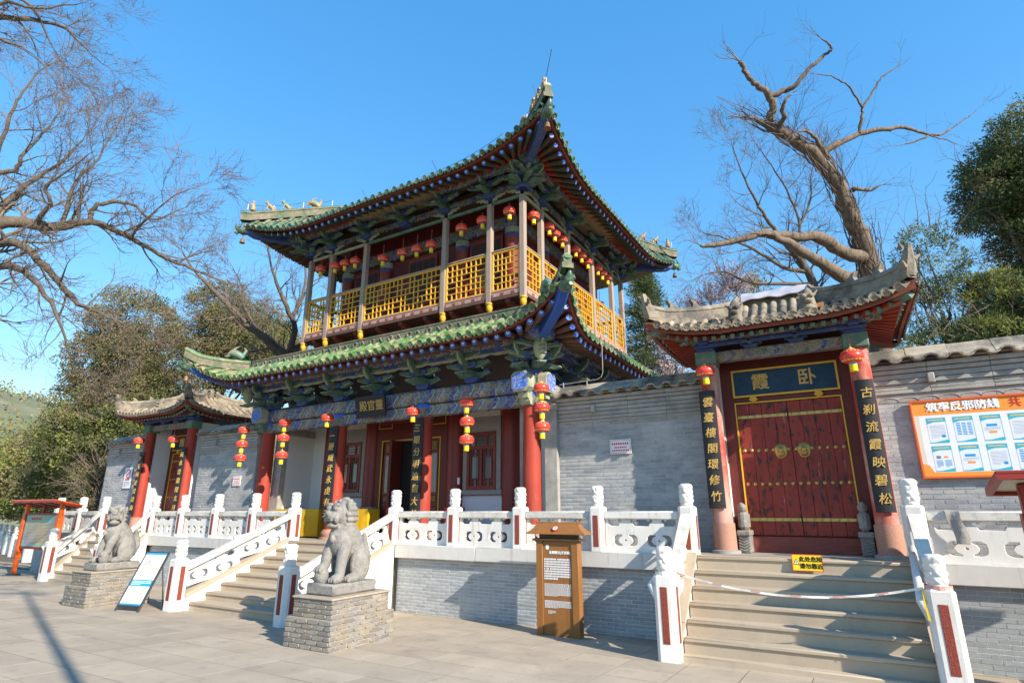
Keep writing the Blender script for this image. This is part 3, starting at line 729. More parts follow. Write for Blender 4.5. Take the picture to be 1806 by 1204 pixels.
# columns
colm=MB().lathe([(.215,0),(.22,.8),(.215,2.0),(.195,3.14)],24).mesh('column',m_redcol)
for x in XC:
    c=part('column',colm,None,hall,T(x,YC,ZT))
    part('pedestal',MB().lathe([(.34,0),(.34,.05),(.27,.06),(.30,.14),(.30,.18),(.24,.26)],24,M=T(x,YC,ZT)),[m_granite],c)
    part('painted_cap',MB().lathe([(.222,3.12),(.235,3.15),(.235,3.36),(.24,3.37),(.24,3.45)],24,mis=[0,0,1,1],M=T(x,YC,ZT)),[m_paintold,m_discblue],c)
for y in (16.3,20.56): part('column',colm,None,hall,T(XC[3],y,ZT))
# beams
for a,b in zip(XC,XC[1:]): hp('lower_beam',MB().cbox(a+.2,b-.2,YC-.14,YC+.14,4.61,4.90,.03),[m_paint])
def rbeam(x0,x1,y0,y1,z0,z1,axis):
    h=(z1-z0)/2; c=(z0+z1)/2; w=.225
    prof=[(w*math.copysign(abs(math.cos(t))**.6,math.cos(t)),c+h*math.copysign(abs(math.sin(t))**.6,math.sin(t))) for t in [2*PI*i/20 for i in range(20)]]
    m=MB()
    if axis=='x': m.prism([(y0+u,z) for u,z in prof],x0,x1,'x')
    else: m.prism([(x0+u,z) for u,z in prof],y0,y1,'y')
    return m
hp('upper_beam',rbeam(XC[0]-.45,XC[3]+.45,YC,YC,4.92,5.32,'x'),[m_paint])
hp('side_beam',rbeam(XC[3],XC[3],YC-.5,20.9,4.90,5.30,'y'),[m_paint])
hp('side_beam',rbeam(XC[0],XC[0],YC-.45,20.9,4.90,5.30,'y'),[m_paint])
def octo(s,c): return [(-s+c,-s),(s-c,-s),(s,-s+c),(s,s-c),(s-c,s),(-s+c,s),(-s,s-c),(-s,-s+c)]
for sx,xc in ((1,XC[3]),(-1,XC[0])):
    for ax in 'xy':
        m=MB(); pr=octo(.235,.09)
        if ax=='x':
            m.prism([(YC+u,5.11+w) for u,w in pr],xc+sx*.30,xc+sx*.53,'x',0); m.prism([(YC+u*.86,5.11+w*.86) for u,w in pr],xc+sx*.53,xc+sx*.545,'x',1)
        else:
            m.prism([(xc+u,5.11+w) for u,w in pr],YC-.56,YC-.30,'y',0); m.prism([(xc+u*.86,5.11+w*.86) for u,w in pr],YC-.575,YC-.56,'y',1)
        hp('beam_end',m,[m_capcream,m_paintbl],ang=30)
    m=MB()
    prof=[(0,4.60),(.28,4.60),(.34,4.66),(.34,4.72),(.42,4.74),(.42,4.90),(0,4.90)]
    m.prism([(xc+sx*u,z) for u,z in prof],YC-.13,YC+.13,'y',0); m.prism([(YC-u,z) for u,z in prof],xc-.13,xc+.13,'x',0)
    hp('beam_bracket',m,[m_capgreen if sx<0 else m_capcream],ang=30)
# bracket sets
def bracket_mesh(mats, k=1.0):
    m=MB()
    m.prism([(-.13,0),(.13,0),(.2,.07),(.2,.17),(-.2,.17),(-.2,.07)],-.2,.2,'y',2)
    def arm(x,z0,z1,y,th,mi):
        h=z1-z0
        pl=[(-x,z1),(-x-.04,z0+h*.75),(-x+.03,z0+h*.45),(-x+.13,z0+h*.4),(-x+.19,z0+h*.12),(-x+.3,z0),(0,z0+h*.12)]
        pl=pl+[(-u,w) for u,w in pl[-2::-1]]
        m.prism(pl[::-1],y-th,y+th,'y',mi)
        li=[(u*1.0,w) for u,w in pl]
        m.tube([(u,y-th-.006,w) for u,w in pl],.012,4,1)
    arm(.46,.17,.36,0,.075,0); arm(.62,.44,.64,-.30,.07,0); arm(.50,.70,.84,-.52,.06,0)
    m.prism([(.25,.18),(.25,.36),(-.30,.40),(-.50,.33),(-.72,.19),(-.78,.20),(-.80,.16),(-.62,.12),(-.45,.20),(-.25,.18)],-.075,.075,'x',0)
    m.prism([(-.50,.34),(-.72,.20),(-.79,.21),(-.79,.195),(-.72,.185),(-.50,.32)],-.085,.085,'x',1)
    m.prism([(.25,.46),(.25,.62),(-.42,.64),(-.60,.74),(-.66,.92),(-.74,.98),(-.80,.90),(-.76,.70),(-.62,.52),(-.45,.47)],-.07,.07,'x',0)
    m.tube([(0,-.62,.52),(0,-.77,.70),(0,-.81,.90)],.03,5,1)
    for x in (-.38,0,.38): m.cbox(x-.08,x+.08,-.09,.09,.36,.45,.015,2)
    for x in (-.5,0,.5): m.cbox(x-.075,x+.075,-.39,-.21,.62,.71,.015,2)
    for x in (-.40,.40): m.cbox(x-.065,x+.065,-.59,-.45,.83,.91,.015,2)
    # scrolls either side of the outer block
    for s_ in (-1,1): m.lathe([(.10,-.06),(.11,0),(.10,.06)],12,2,M=Matrix.Translation((s_*.20,-.36,.52))@Matrix.Rotation(PI/2,4,'X'))
    return m.mesh('bracket_set',mats,30)
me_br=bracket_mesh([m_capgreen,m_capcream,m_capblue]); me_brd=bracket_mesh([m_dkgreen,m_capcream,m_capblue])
ZB=5.32
for x in (-14.43,-12.8,-11.2,-9.6,-8.0): part('bracket_set',me_br,None,hall,T(x,YC,ZB,0,1,1,.78))
for sx,xc,rz in ((1,XC[3],PI/4),(-1,XC[0],-PI/4)):
    part('corner_bracket_set',me_br,None,hall,T(xc,YC,ZB,rz,1.05,1.25,.80)); part('bracket_set',me_br,None,hall,T(xc,YC,ZB,0,.8,1,.78)); part('bracket_set',me_br,None,hall,T(xc,YC,ZB,sx*PI/2,.8,1,.78))
    # carved beast head above the corner bracket
    q=MB(); d=Vector((sx,-1,0)).normalized(); p=Vector((xc,YC,ZB))+d*.78
    q.lathe([(.05,-.28),(.13,-.2),(.17,0),(.15,.16),(.08,.26),(.03,.3)],10,M=Matrix.Translation(p+Vector((0,0,.52)))@Matrix.Diagonal((1,1,1,1)))
    for k in range(4): q.tube([p+d*.12+Vector((0,0,.38+k*.10))+Vector((-d.y,d.x,0))*.09,p+d*.20+Vector((0,0,.40+k*.10)),p+d*.12+Vector((0,0,.38+k*.10))-Vector((-d.y,d.x,0))*.09],.035,6)
    hp('carved_head',q,[m_capcream])
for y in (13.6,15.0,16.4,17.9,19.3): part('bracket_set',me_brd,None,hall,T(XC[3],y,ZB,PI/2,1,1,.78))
# tie board, purlins
lo=Roof(CX,CY,4.85,4.28,1.46,1.88,2.3,6.11,.72,.57,6.13,.60,6.66,6.86,.0,.05)
q=MB(); y=YC-.52; q.box(XC[0]-.6,XC[3]+.6,y-.05,y+.05,5.86,6.0)
q.box(XC[3]+.47,XC[3]+.57,YC-.6,20.9,5.86,6.0); q.box(XC[0]-.57,XC[0]-.47,YC-.6,20.9,5.86,6.0); hp('tie_board',q,[m_capblue],ang=0)
for i in range(10):      # scalloped valance under the tie board
    x0=-16.0+i*.98; q=MB()
    pl=[(x0+.98*k/14,5.86-.05*abs(math.sin(2*PI*k/14))-.03*(1 if 5<k<9 else 0)) for k in range(15)]
    q.prism([(x0,5.89)]+pl+[(x0+.98,5.89)],y-.055,y-.03,'y'); hp('valance',q,[m_capcream],ang=0)
def purlin(R_,z,r,ext,mats,name='purlin'):
    for side in (0,1,3):
        A,B=R_.AB(side); m=MB(); p0=R_.pt(side,-(A+R_.q+ext),B+R_.q,z); p1=R_.pt(side,A+R_.q+ext,B+R_.q,z)
        m.tube([p0,p1],r,18,0,cap=False)
        for p,qq in ((p0,p1),(p1,p0)):
            d=(Vector(p)-Vector(qq)).normalized()
            m.tube([Vector(p)-d*.16,Vector(p)],r*1.10,18,1); m.tube([Vector(p),Vector(p)+d*.012],r*.92,18,2)
        part(name,m,mats,hall)
purlin(lo,6.15,.155,.30,[m_paintdk,m_capgreen,m_paintbl])
# roof timbers and tiles
def timbers(R_,roof,sides,spr,rr,me,mats,dz=.13):
    for sd in sides: R_.rafters(roof,sd,spr,rr,me,sd in (0,1),mats,dz)
r_mats=[m_raftred,m_raftgrn,m_discblue,m_discwhite,m_black]
ro_mats=[m_raftold,m_raftold,m_discblue,m_discwhite,m_black]
me_raft=rafter_mesh(r_mats); me_raftold=rafter_mesh(ro_mats)
me_gt=half_tile(m_glaze); me_ge=half_tile(m_glaze,'eave_tile',True); me_gd=drip_tile(m_glaze)
me_ut=half_tile(m_glazedk); me_ue=half_tile(m_glazedk,'eave_tile',True); me_udd=drip_tile(m_glazedk)
def make_roof(R_,name,label,tm,sp,r,tl,spr,rr,mraft,rmats,ridge_mats,rw,rh,dz=.13,ridge_up=.18):
    mb=MB()
    for sd in range(4): R_.sheet(mb,sd)
    roof=hp(name,mb,[m_pan],ang=60); roof['label']=label
    sf=MB()
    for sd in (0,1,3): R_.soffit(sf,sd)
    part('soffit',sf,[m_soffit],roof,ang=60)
    for sd in (0,1,3):
        f=MB(); R_.fascia(f,sd); part('eave_board',f,[m_eavered],roof,ang=60)
    R_.tiles(roof,0,sp,r,tm[0],tm[1],tm[2],tl,True,tm[3],230)
    R_.tiles(roof,1,sp,r,tm[0],tm[1],tm[2],tl,False,tm[3],0)
    R_.tiles(roof,3,sp,r,tm[0],tm[1],tm[2],tl,False,tm[3],0)
    timbers(R_,roof,(0,1,3),spr,rr,mraft,rmats,dz)
    for c in (0,1,3):
        m=MB(); R_.hip_ridge(c,rw,rh,m,up=ridge_up); part('hip_ridge',m,ridge_mats,roof,ang=45)
        # corner beam under the hip
        sx,sy=((1,-1),(1,1),(-1,1),(-1,-1))[c]; d=Vector((sx,sy,0)).normalized(); nn=Vector((-d.y,d.x,0))
        rows=[]
        for f in [i/8 for i in range(9)]:
            o=R_.q-.35+(R_.eT-.02-R_.q+.35)*f; p=Vector((R_.cx+sx*(R_.a+o),R_.cy+sy*(R_.b+o),0))
            zt=R_.zP+.12+(R_.zE+R_.rise-.10-R_.zP-.12)*f**1.5; hh=.30 if f<.85 else .30-.16*((f-.85)/.15)
            p.z=zt; rows.append([tuple(p+nn*.11),tuple(p-nn*.11),tuple(p-nn*.11-Vector((0,0,hh))),tuple(p-nn*.07-Vector((0,0,hh+.03))),tuple(p+nn*.07-Vector((0,0,hh+.03))),tuple(p+nn*.11-Vector((0,0,hh)))])
        m=MB(); m.strip(rows,0,close=True); b=len(m.v); m.f.append(tuple(b-6+i for i in range(6))); m.m.append(0)
        part('corner_beam',m,[m_capblue if name=='upper_roof' else m_cornerblue],roof,ang=30)
        # beast head sleeve on the beam nose
        p=Vector((R_.cx+sx*(R_.a+R_.eT+.10),R_.cy+sy*(R_.b+R_.eT+.10),R_.zE+R_.rise-.20))
        m=MB(); m.tube([p-d*.26+Vector((0,0,.02)),p-d*.10,p+d*.03+Vector((0,0,.04)),p+d*.12+Vector((0,0,.13)),p+d*.15+Vector((0,0,.22))],[.13,.14,.115,.075,.03],10)
        m.tube([p-d*.0+nn*.13+Vector((0,0,.12)),p-d*.1+nn*.17+Vector((0,0,.26))],[.04,.01],6); m.tube([p-nn*.13+Vector((0,0,.12)),p-d*.1-nn*.17+Vector((0,0,.26))],[.04,.01],6)
        m.tube([p+d*.06-Vector((0,0,.08)),p+d*.18-Vector((0,0,.06))],[.08,.04],8)
        part('corner_beast',m,[m_glazedk],roof)
    return roof
m_cornerblue=MAT('bright blue corner beam',(.025,.10,.42),.5,.2,4,.08,dirt=[((.10,.14,.22),4,.55,.75,.5)])
roof_lo=make_roof(lo,'lower_roof','lower skirt roof of green glazed tiles with upturned corners',(me_gt,me_ge,me_gd,m_glaze),.292,.078,.30,.315,.074,me_raftold,ro_mats,[m_ridgeb,m_glaze],.20,.22,.14,.16)
up=Roof(CX,CY,4.33,3.75,1.38,1.66,3.3,11.20,.60,.42,11.46,-3.0,13.0,11.88,.05,.10)
purlin(up,11.46,.15,.28,[m_paintdk,m_capgreen,m_paintdk])
roof_up=make_roof(up,'upper_roof','upper roof of old green glazed tiles with sweeping upturned corners',(me_ut,me_ue,me_udd,m_glazedk),.285,.080,.40,.30,.066,me_raft,r_mats,[m_ridgeb,m_glazedk],.20,.27,.15,.16)
# band ridge at the head of the lower roof, carved with scrolls
for side in (0,1,3):
    A,B=lo.AB(side); m=MB(); yb=B+.52
    def bx(u0,u1,v0,v1,z0,z1,mi): 
        P=[lo.pt(side,u,v,z) for z in (z0,z1) for u,v in ((u0,v0),(u1,v0),(u1,v1),(u0,v1))]
        m.add(P,[(0,3,2,1),(4,5,6,7),(0,1,5,4),(1,2,6,5),(2,3,7,6),(3,0,4,7)],mi)
    bx(-A-.5,A+.5,yb-.07,yb+.07,6.64,6.90,0); bx(-A-.52,A+.52,yb-.10,yb+.10,6.56,6.65,0); bx(-A-.52,A+.52,yb-.085,yb+.085,6.90,6.94,0)
    n=int(2*A/.34)
    for i in range(n+1):
        u=-A-.2+i*.34
        if i%2: m.tube([lo.pt(side,u+.075*math.cos(t),yb+.075,6.78+.075*math.sin(t)) for t in [2*PI*k/10 for k in range(11)]],.022,5,0,cap=False)
        else: m.tube([lo.pt(side,u-.13+.26*k/8,yb+.075,6.78+.06*math.sin(2*PI*k/8)) for k in range(9)],.022,5,0)
    part('band_ridge',m,[m_ridgeb,m_glaze],roof_lo,ang=30)
# deck between band ridge and balcony
hp('roof_deck',MB().box(CX-4.9,CX+4.9,CY-4.4,CY+4.4,6.42,6.58),[m_brown],ang=0)
hp('upper_base_wall',MB().box(CX-3.75,CX+3.75,13.0,CY+3.3,6.5,7.7),[m_brown],ang=0)

# ridge beasts
def beast_mesh(kind, mats):
    m=MB()
    if kind=='dragon':
        m.tube([(-.20,0,.02),(-.12,0,.10),(0,0,.15),(.12,0,.17),(.22,0,.12)],[.06,.10,.11,.09,.03],9); m.tube([(.10,0,.20),(.02,0,.32),(-.08,0,.38)],[.05,.03,.01],6)
        m.tube([(-.18,0,.10),(-.26,0,.26),(-.20,0,.34)],[.06,.04,.012],7); m.lathe([(.0,-.04),(.09,-.03),(.09,.03),(.0,.04)],12,M=Matrix.Translation((-.02,-.07,.06))@Matrix.Rotation(PI/2,4,'X'))
        m.tube([(.16,0,.10),(.26,0,.05)],[.05,.02],6)
    elif kind=='rider':
        m.tube([(0,0,0),(0,0,.10),(.01,0,.22),(0,0,.30)],[.08,.09,.07,.03],9); m.tube([(0,0,.30),(0,0,.37)],[.045,.035],8); m.tube([(.06,.03,.18),(.10,.02,.28)],.02,5)
    else:
        m.tube([(-.13,0,0),(-.10,0,.08),(-.02,0,.15),(.05,0,.21)],[.05,.075,.07,.05],8); m.tube([(.05,0,.21),(.10,0,.29),(.16,0,.28)],[.05,.055,.03],8)
        m.tube([(.05,.03,.17),(.07,.03,.0)],.022,6); m.tube([(.05,-.03,.17),(.07,-.03,.0)],.022,6); m.tube([(-.14,0,.02),(-.2,0,.10),(-.17,0,.18)],[.03,.025,.01],6); m.tube([(.09,.03,.32),(.08,.04,.38)],[.02,.006],5)
    return m.mesh('ridge_beast',mats,50)
b_dragon=beast_mesh('dragon',[m_beast]); b_rider=beast_mesh('rider',[m_beast]); b_animal=beast_mesh('animal',[m_beast])
b_dragg=beast_mesh('dragon',[MAT('turquoise glaze',(.05,.22,.20),.4,.3,9,.2,30,hue=(.30,.22,.12))])
def beasts(R_,roof,corner,rh,pos,ext=.12,up_=.22):
    sx,sy=((1,-1),(1,1),(-1,1),(-1,-1))[corner]; az=math.atan2(sy,sx)
    for f,me,sc in pos:
        o=R_.eT-f; p=R_.hip(corner,o); ff=(o-R_.t)/(R_.eT+ext-R_.t); p.z+=rh*1.1+up_*max(0,(ff-.70)/.30)**2
        part('ridge_beast',me,None,roof,T(p.x,p.y,p.z,az,sc,sc,sc))
for c in (0,1,3): beasts(up,roof_up,c,.32,[(.12,b_rider,1.0),(.50,b_animal,1.0),(.88,b_animal,1.0),(1.55,b_dragon,1.0)])
for c in (0,3): beasts(lo,roof_lo,c,.30,[(.95,b_dragg,1.15)])
# lightning conductor: rods, white stubs and wire
m=MB()
def stub(R_,c,f,h=.16,rod=.45):
    sx,sy=((1,-1),(1,1),(-1,1),(-1,-1))[c]; p=R_.hip(c,R_.eT-f); p.z+=.36
    return p
for R_,roof,cs in ((up,roof_up,(0,1,3)),):
    for c in cs:
        q=MB(); w=[]
        for f in (.0,.6,1.3,2.0):
            p=stub(R_,c,f); p.z+=.22 if f<.1 else 0; q.tube([p,p+Vector((0,0,.22))],.013,5); w.append(p+Vector((0,0,.22)))
        wire=[]
        for a,b in zip(w,w[1:]):
            for k in range(6): 
                t=k/6; wire.append(a.lerp(b,t)+Vector((0,0,-.05*math.sin(PI*t))))
        wire.append(w[-1]); q2=MB().tube(wire,.007,4)
        sx,sy=((1,-1),(1,1),(-1,1),(-1,-1))[c]; q2.tube([w[0],w[0]+Vector((sx*.35,sy*.35,.42))],.008,4); q2.tube([w[1],w[1]+Vector((-.1,0,.45))],.007,4)
        part('conductor_stub',q,[m_white],roof); part('conductor_wire',q2,[m_steel],roof)
q=MB(); pts=[]
for i in range(40):
    u=-4.6+i*9.2/39; p=Vector(up.row(0,u,.93)); pts.append(p+Vector((0,0,.24)))
    if i%4==0: q.tube([p,p+Vector((0,0,.24))],.008,4)
q.tube(pts,.008,4)
for i in (6,17,29): q.tube([pts[i],pts[i]+Vector((-.18,-.05,.40))],.008,4)
part('conductor_wire',q,[m_steel],roof_up)

# ---------------------------------------------------------------- porch wall, doors, windows
YI=13.45
bw=MB(); bw.box(-15.9,-6.5,YI,YI+.25,ZT,5.6); hp('porch_back_wall',bw,[m_plaster],ang=0)
hp('porch_ceiling',MB().box(-15.95,-6.45,YC+.2,YI,5.36,5.44),[m_brown],ang=0)
for x0,x1 in ((-15.95,-15.6),(-6.8,-6.45)):
    hp('porch_side_wall',MB().box(x0,x1,YC+.35,YI,ZT,5.0),[m_plaster],ang=0); hp('side_wall_pier',MB().cbox(x0-.02,x1+.02,YC+.22,YC+.42,ZT,5.02,.01),[m_corn])
    hp('side_wall_top',MB().box(x0-.01,x1+.03 if x0<-10 else x1,YC+.42,YI,4.55,4.78),[m_corn],ang=0)
hp('dado_course',MB().box(-15.6,-14.9,YI-.01,YI,ZT,1.75),[m_corn],ang=0)
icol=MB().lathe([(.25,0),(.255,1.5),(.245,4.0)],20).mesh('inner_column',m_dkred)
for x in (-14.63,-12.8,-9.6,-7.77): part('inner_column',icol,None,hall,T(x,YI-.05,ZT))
def inner_window(xc):
    w=thing_part('window',MB().cbox(xc-.66,xc+.66,YI-.05,YI-.02,ZT,2.60,.004),[m_dado])
    f=MB(); f.box(xc-.62,xc+.62,YI-.10,YI-.04,4.30,4.72); f.box(xc-.62,xc-.47,YI-.10,YI-.04,2.74,4.30); f.box(xc+.47,xc+.62,YI-.10,YI-.04,2.74,4.30); part('surround',f,[m_gstone],w,ang=0)
    part('sill',MB().cbox(xc-.68,xc+.68,YI-.15,YI-.04,2.62,2.75,.012),[m_gstone],w)
    part('lintel_panel',MB().box(xc-.62,xc+.62,YI-.12,YI-.05,4.72,4.98),[m_signpale],w,ang=0)
    f=MB(); z0,z1=2.76,4.29
    f.box(xc-.47,xc+.47,YI-.13,YI-.06,z0,z0+.10); f.box(xc-.47,xc+.47,YI-.13,YI-.06,z1-.08,z1); f.box(xc-.47,xc+.47,YI-.13,YI-.06,3.83,3.93)
    for x in (xc-.47,xc-.045,xc+.39): f.box(x,x+.085,YI-.132,YI-.062,z0,z1 if x!=xc-.045 else 3.88)
    for s in (-1,1):       # lattice of each casement
        c=xc+s*.215
        for x in (-.13,.13): f.box(c+x-.011,c+x+.011,YI-.12,YI-.08,z0+.1,3.83)
        for z in (z0+.20,z0+.28,3.63,3.71): f.box(c-.17,c+.17,YI-.118,YI-.082,z,z+.02)
        for x in (-.06,.06):
            f.box(c+x-.01,c+x+.01,YI-.121,YI-.08,3.63,3.83); f.box(c+x-.01,c+x+.01,YI-.121,YI-.08,z0+.1,z0+.30)
    for z in (4.00,4.08,4.16): f.box(xc-.39,xc+.39,YI-.12,YI-.08,z,z+.02)
    for x in (-.2,.2): f.box(xc+x-.01,xc+x+.01,YI-.121,YI-.08,3.93,4.21)
    part('casement',f,[m_dkred],w,ang=0)
    part('pane',MB().box(xc-.42,xc+.42,YI-.075,YI-.065,z0+.05,z1-.05),[m_glass],w,ang=0)
def thing_part(name,mb,mats): return part(name,mb,mats,hall)
inner_window(-8.70); inner_window(-13.72)
# door: dark panelled frame, gold line, one leaf open
dr=thing_part('door_frame',MB().box(-12.56,-12.33,YI-.16,YI-.02,ZT,5.3).box(-10.07,-9.84,YI-.16,YI-.02,ZT,5.3).box(-12.33,-10.07,YI-.16,YI-.02,4.26,5.3),[m_dkwood])
g=MB(); g.box(-12.33,-12.30,YI-.175,YI-.15,ZT,4.26); g.box(-10.10,-10.07,YI-.175,YI-.15,ZT,4.26); g.box(-12.30,-10.10,YI-.175,YI-.15,4.23,4.26)
for a,b in ((-12.5,-11.95),(-10.45,-9.9)):
    for z in (4.62,5.05): g.box(a,b,YI-.17,YI-.155,z,z+.022)
    g.box(a,a+.022,YI-.17,YI-.155,4.642,5.05); g.box(b-.022,b,YI-.17,YI-.155,4.642,5.05)
part('gold_line',g,[m_goldln],dr,ang=0)
part('dark_interior',MB().box(-12.28,-10.12,YI-.03,YI-.012,ZT,4.22),[m_black],dr,ang=0)  # flat black sheet painting in the shade of the room behind
def leaf(x0,x1):
    lf=thing_part('door_leaf',MB().box(x0,x1,YI-.12,YI-.06,ZT+.05,4.22),[m_dkwood])
    a,b=x0+.10,x1-.10
    part('pane',MB().box(a,b,YI-.13,YI-.115,2.72,3.80),[m_glass],lf,ang=0)
    f=MB()
    for z in (2.66,3.80,2.36,2.24): f.box(a-.02,b+.02,YI-.14,YI-.115,z,z+.05)
    for x in (a-.04,b): f.box(x,x+.04,YI-.141,YI-.115,2.66,3.85)
    part('moulding',f,[m_dkred],lf,ang=0)
    f=MB(); f.cbox(a,b,YI-.135,YI-.115,2.46,2.62,.02); f.cbox(a,b,YI-.135,YI-.115,3.90,4.16,.02)
    for k in range(7): f.tube([(a+(b-a)*(.1+.8*rng.random()),YI-.13,1.65+.45*rng.random()) for _ in range(4)],.018,4)
    part('gilt_carving',f,[MAT('old gilding',(.23,.15,.05),.6,.4,14,.4,40) if not bpy.data.materials.get('old gilding') else bpy.data.materials['old gilding']],lf,kind='stuff')
leaf(-12.29,-11.72); leaf(-10.68,-10.11)
part('door_edge',MB().box(-11.72,-11.62,YI-.5,YI-.06,ZT+.05,4.22),[m_dkwood],dr,ang=0)
# inner name board above the door (red, seen behind the beam)
q=MB(); q.prism([(-12.2,4.72),(-10.2,4.72),(-10.0,5.4),(-12.4,5.4)],YI-.42,YI-.36,'y'); hp('inner_board',q,[m_dkred])
hp('electric_box',MB().cbox(-9.33,-9.26,YI-.33,YI-.29,2.9,3.08,.006),[m_paper])
# ---------------------------------------------------------------- balcony
ZF=7.80; A_,B_=4.33,3.75
balc=hp('balcony',MB().box(CX-A_-.06,CX+A_+.06,CY-B_-.06,CY+B_+.06,ZF-.10,ZF),[m_brown],ang=0); balc['label']='upper balcony with yellow lattice railing'
FU=[-4.33,-3.25,-1.64,1.64,3.25,4.33]; SU=[-3.75,-2.72,-.95,.95,2.72,3.75]
def bp(side,u,v,z): return up.pt(side,u,v,z)
pm=MB().cbox(-.08,.08,-.08,.08,-.15,2.90,.015).mesh('balcony_post',m_wood)
fm=MB().lathe([(.03,-.30),(.045,-.27),(.035,-.24),(.07,-.20),(.085,-.12),(.075,-.06),(.10,-.03),(.10,0)],12).mesh('drop_finial',m_yellow)
done=set()
def lattice(w,h,nx,nz):
    m=MB(); t=.0125
    fr=.055
    for (a,b,c,d) in ((0,w,0,fr),(0,w,h-fr,h),(0,fr,fr,h-fr),(w-fr,w,fr,h-fr)): m.cbox(a,b,-.03,.03,c,d,.008)
    X=lambda i: fr+(w-2*fr)*i/nx
    Z=lambda j: fr+(h-2*fr)*j/nz
    def hb(i0,i1,j): m.box(X(i0)-t*.5,X(i1)+t*.5,-.02,.018,Z(j)-t,Z(j)+t)
    def vb(i,j0,j1): m.box(X(i)-t,X(i)+t,-.0215,.0195,Z(j0)-t*.5,Z(j1)+t*.5)
    for i in range(0,nx+1):
        for j in range(0,nz+1):
            if (i+j)%2==0:
                if 0<j<nz: hb(max(0,i-1),min(nx,i+1),j)
            elif 0<i<nx and (i*3+j)%5: vb(i,max(0,j-1),min(nz,j+1))
    return m
for side,US in ((0,FU),(1,SU),(3,SU),(2,FU)):
    A,B=up.AB(side)
    for u in US:
        p=bp(side,u,B,ZF)
        key=(round(p[0],2),round(p[1],2))
        if key in done: continue
        done.add(key)
        o=part('balcony_post',pm,None,balc,T(*p))
        f=bpy.data.objects.new('drop_finial',fm); put(f,balc,T(p[0],p[1],ZF-.14,0,1.1,1.1,1.05))
    for a,b in zip(US,US[1:]):
        w=b-a-.17; nx=max(4,2*int(round(w/.36))); M=Matrix.Translation(bp(side,a+.085,B,ZF+.16))@Matrix.Rotation((0,PI/2,PI,-PI/2)[side],4,'Z')
        part('railing_panel',lattice(w,1.18,nx,6),[m_yellow],balc,M,ang=0)
        part('handrail',MB().cbox(0,w,-.05,.05,1.18,1.23,.012),[m_wood],balc,M)
        # lambrequin board under the railing, with a row of carved pendants
        q=MB(); q.box(-.085,w+.085,-.035,.02,-.20,-.01,1)
        n=int((w+.17)/.115)
        for i in range(n):
            x=-.06+(w+.12)*(i+.5)/n; q.prism([(x-.054,-.07),(x+.054,-.07),(x+.05,-.16),(x,-.225),(x-.05,-.16)],-.055,-.035,'y',0 if i%3==0 else 1)
        q.box(-.085,w+.085,-.05,.03,-.015,.012,1)
        part('lambrequin',q,[m_eavered,m_lamb],balc,M,ang=0)
        if side in (0,1):
            part('lantern_beam',MB().cbox(-.01,w+.01,-.035,.035,2.70,2.79,.01),[m_capcream if a<-2 else m_capgreen],balc,M)
            part('upper_tie_beam',MB().cbox(-.01,w+.01,-.05,.05,2.50+.50,3.17,.01),[m_paintdk],balc,M)
            # cloud-shaped boards below the tie beam beside each post
            for s,x0 in ((1,0),(-1,w)):
                pl=[(0,2.99),(.42,2.99),(.40,2.95),(.30,2.95),(.27,2.90),(.16,2.91),(.13,2.84),(.05,2.83),(0,2.80)]
                part('cloud_board',MB().prism([(x0+s*u,z) for u,z in pl],-.025,.025,'y'),[m_capcream],balc,M,ang=20)
    # joists under the floor
    for i in range(9 if side==0 else 7):
        u=-A+.5+i*(2*A-1.0)/(8 if side==0 else 6); q=MB()
        prof=[(B+.02,ZF-.10),(B-.02,ZF-.18),(B-.18,ZF-.27),(B-.30,ZF-.25),(B-.5,ZF-.34),(B-1.2,ZF-.34),(B-1.2,ZF-.10)]
        n=len(prof); v=[bp(side,u+dx,vv,z) for dx in (-.07,.07) for vv,z in prof]
        q.add(v,[tuple(range(n)),tuple(range(2*n-1,n-1,-1))]+[(k,k+n,(k+1)%n+n,(k+1)%n) for k in range(n)])
        part('joist',q,[m_soffit],balc,ang=0)
# upper brackets on posts and between
me_bu=bracket_mesh([m_capgreen,m_capcream,m_capblue])
for side,US in ((0,[-4.33,-3.25,-1.64,0,1.64,3.25,4.33]),(1,[-3.75,-2.72,-.95,.95,2.72,3.75])):
    A,B=up.AB(side)
    for u in US: part('upper_bracket_set',me_bu,None,hall,Matrix.Translation(bp(side,u,B,10.86))@Matrix.Rotation((0,PI/2)[side],4,'Z')@Matrix.Diagonal((.95,.85,.66,1)))
for sx in (1,-1): part('upper_corner_bracket_set',me_bu,None,hall,T(CX+sx*A_,CY-B_,10.86,sx*PI/4,.8,1.0,.66))
part('upper_corner_bracket_set',me_bu,None,hall,T(CX+A_,CY+B_,10.86,PI*.75,.8,1.0,.66))
# upper inner wall
hp('upper_ceiling',MB().box(CX-4.2,CX+4.2,CY-3.6,CY+3.6,11.36,11.42),[m_brown],ang=0)
YU=13.5
uw=MB(); uw.box(CX-3.5,CX+3.5,YU,YU+.2,ZF,11.3); uw.box(CX+3.3,CX+3.5,YU+.2,CY+2.7,ZF,11.3); uw.box(CX-3.5,CX-3.3,YU+.2,CY+2.7,ZF,11.3); hp('upper_wall',uw,[m_dkwood],ang=0)
ucol=MB().lathe([(.23,0),(.23,2.30),(.235,2.31),(.235,2.42),(.235,2.60),(.22,2.62)],20,mis=[0,1,1,2,2]).mesh('upper_column',[m_dkred,m_capblue,m_capcream])
for x in (CX-3.43,CX-1.6,CX+1.6,CX+3.43): part('upper_column',ucol,None,hall,T(x,YU-.02,ZF-.1))
for y in (15.3,17.2,19.0): part('upper_column',ucol,None,hall,T(CX+3.45,y,ZF))
hp('upper_painted_beam',MB().cbox(CX-3.6,CX+3.6,YU-.16,YU-.02,10.34,10.72,.02),[m_paintdk])
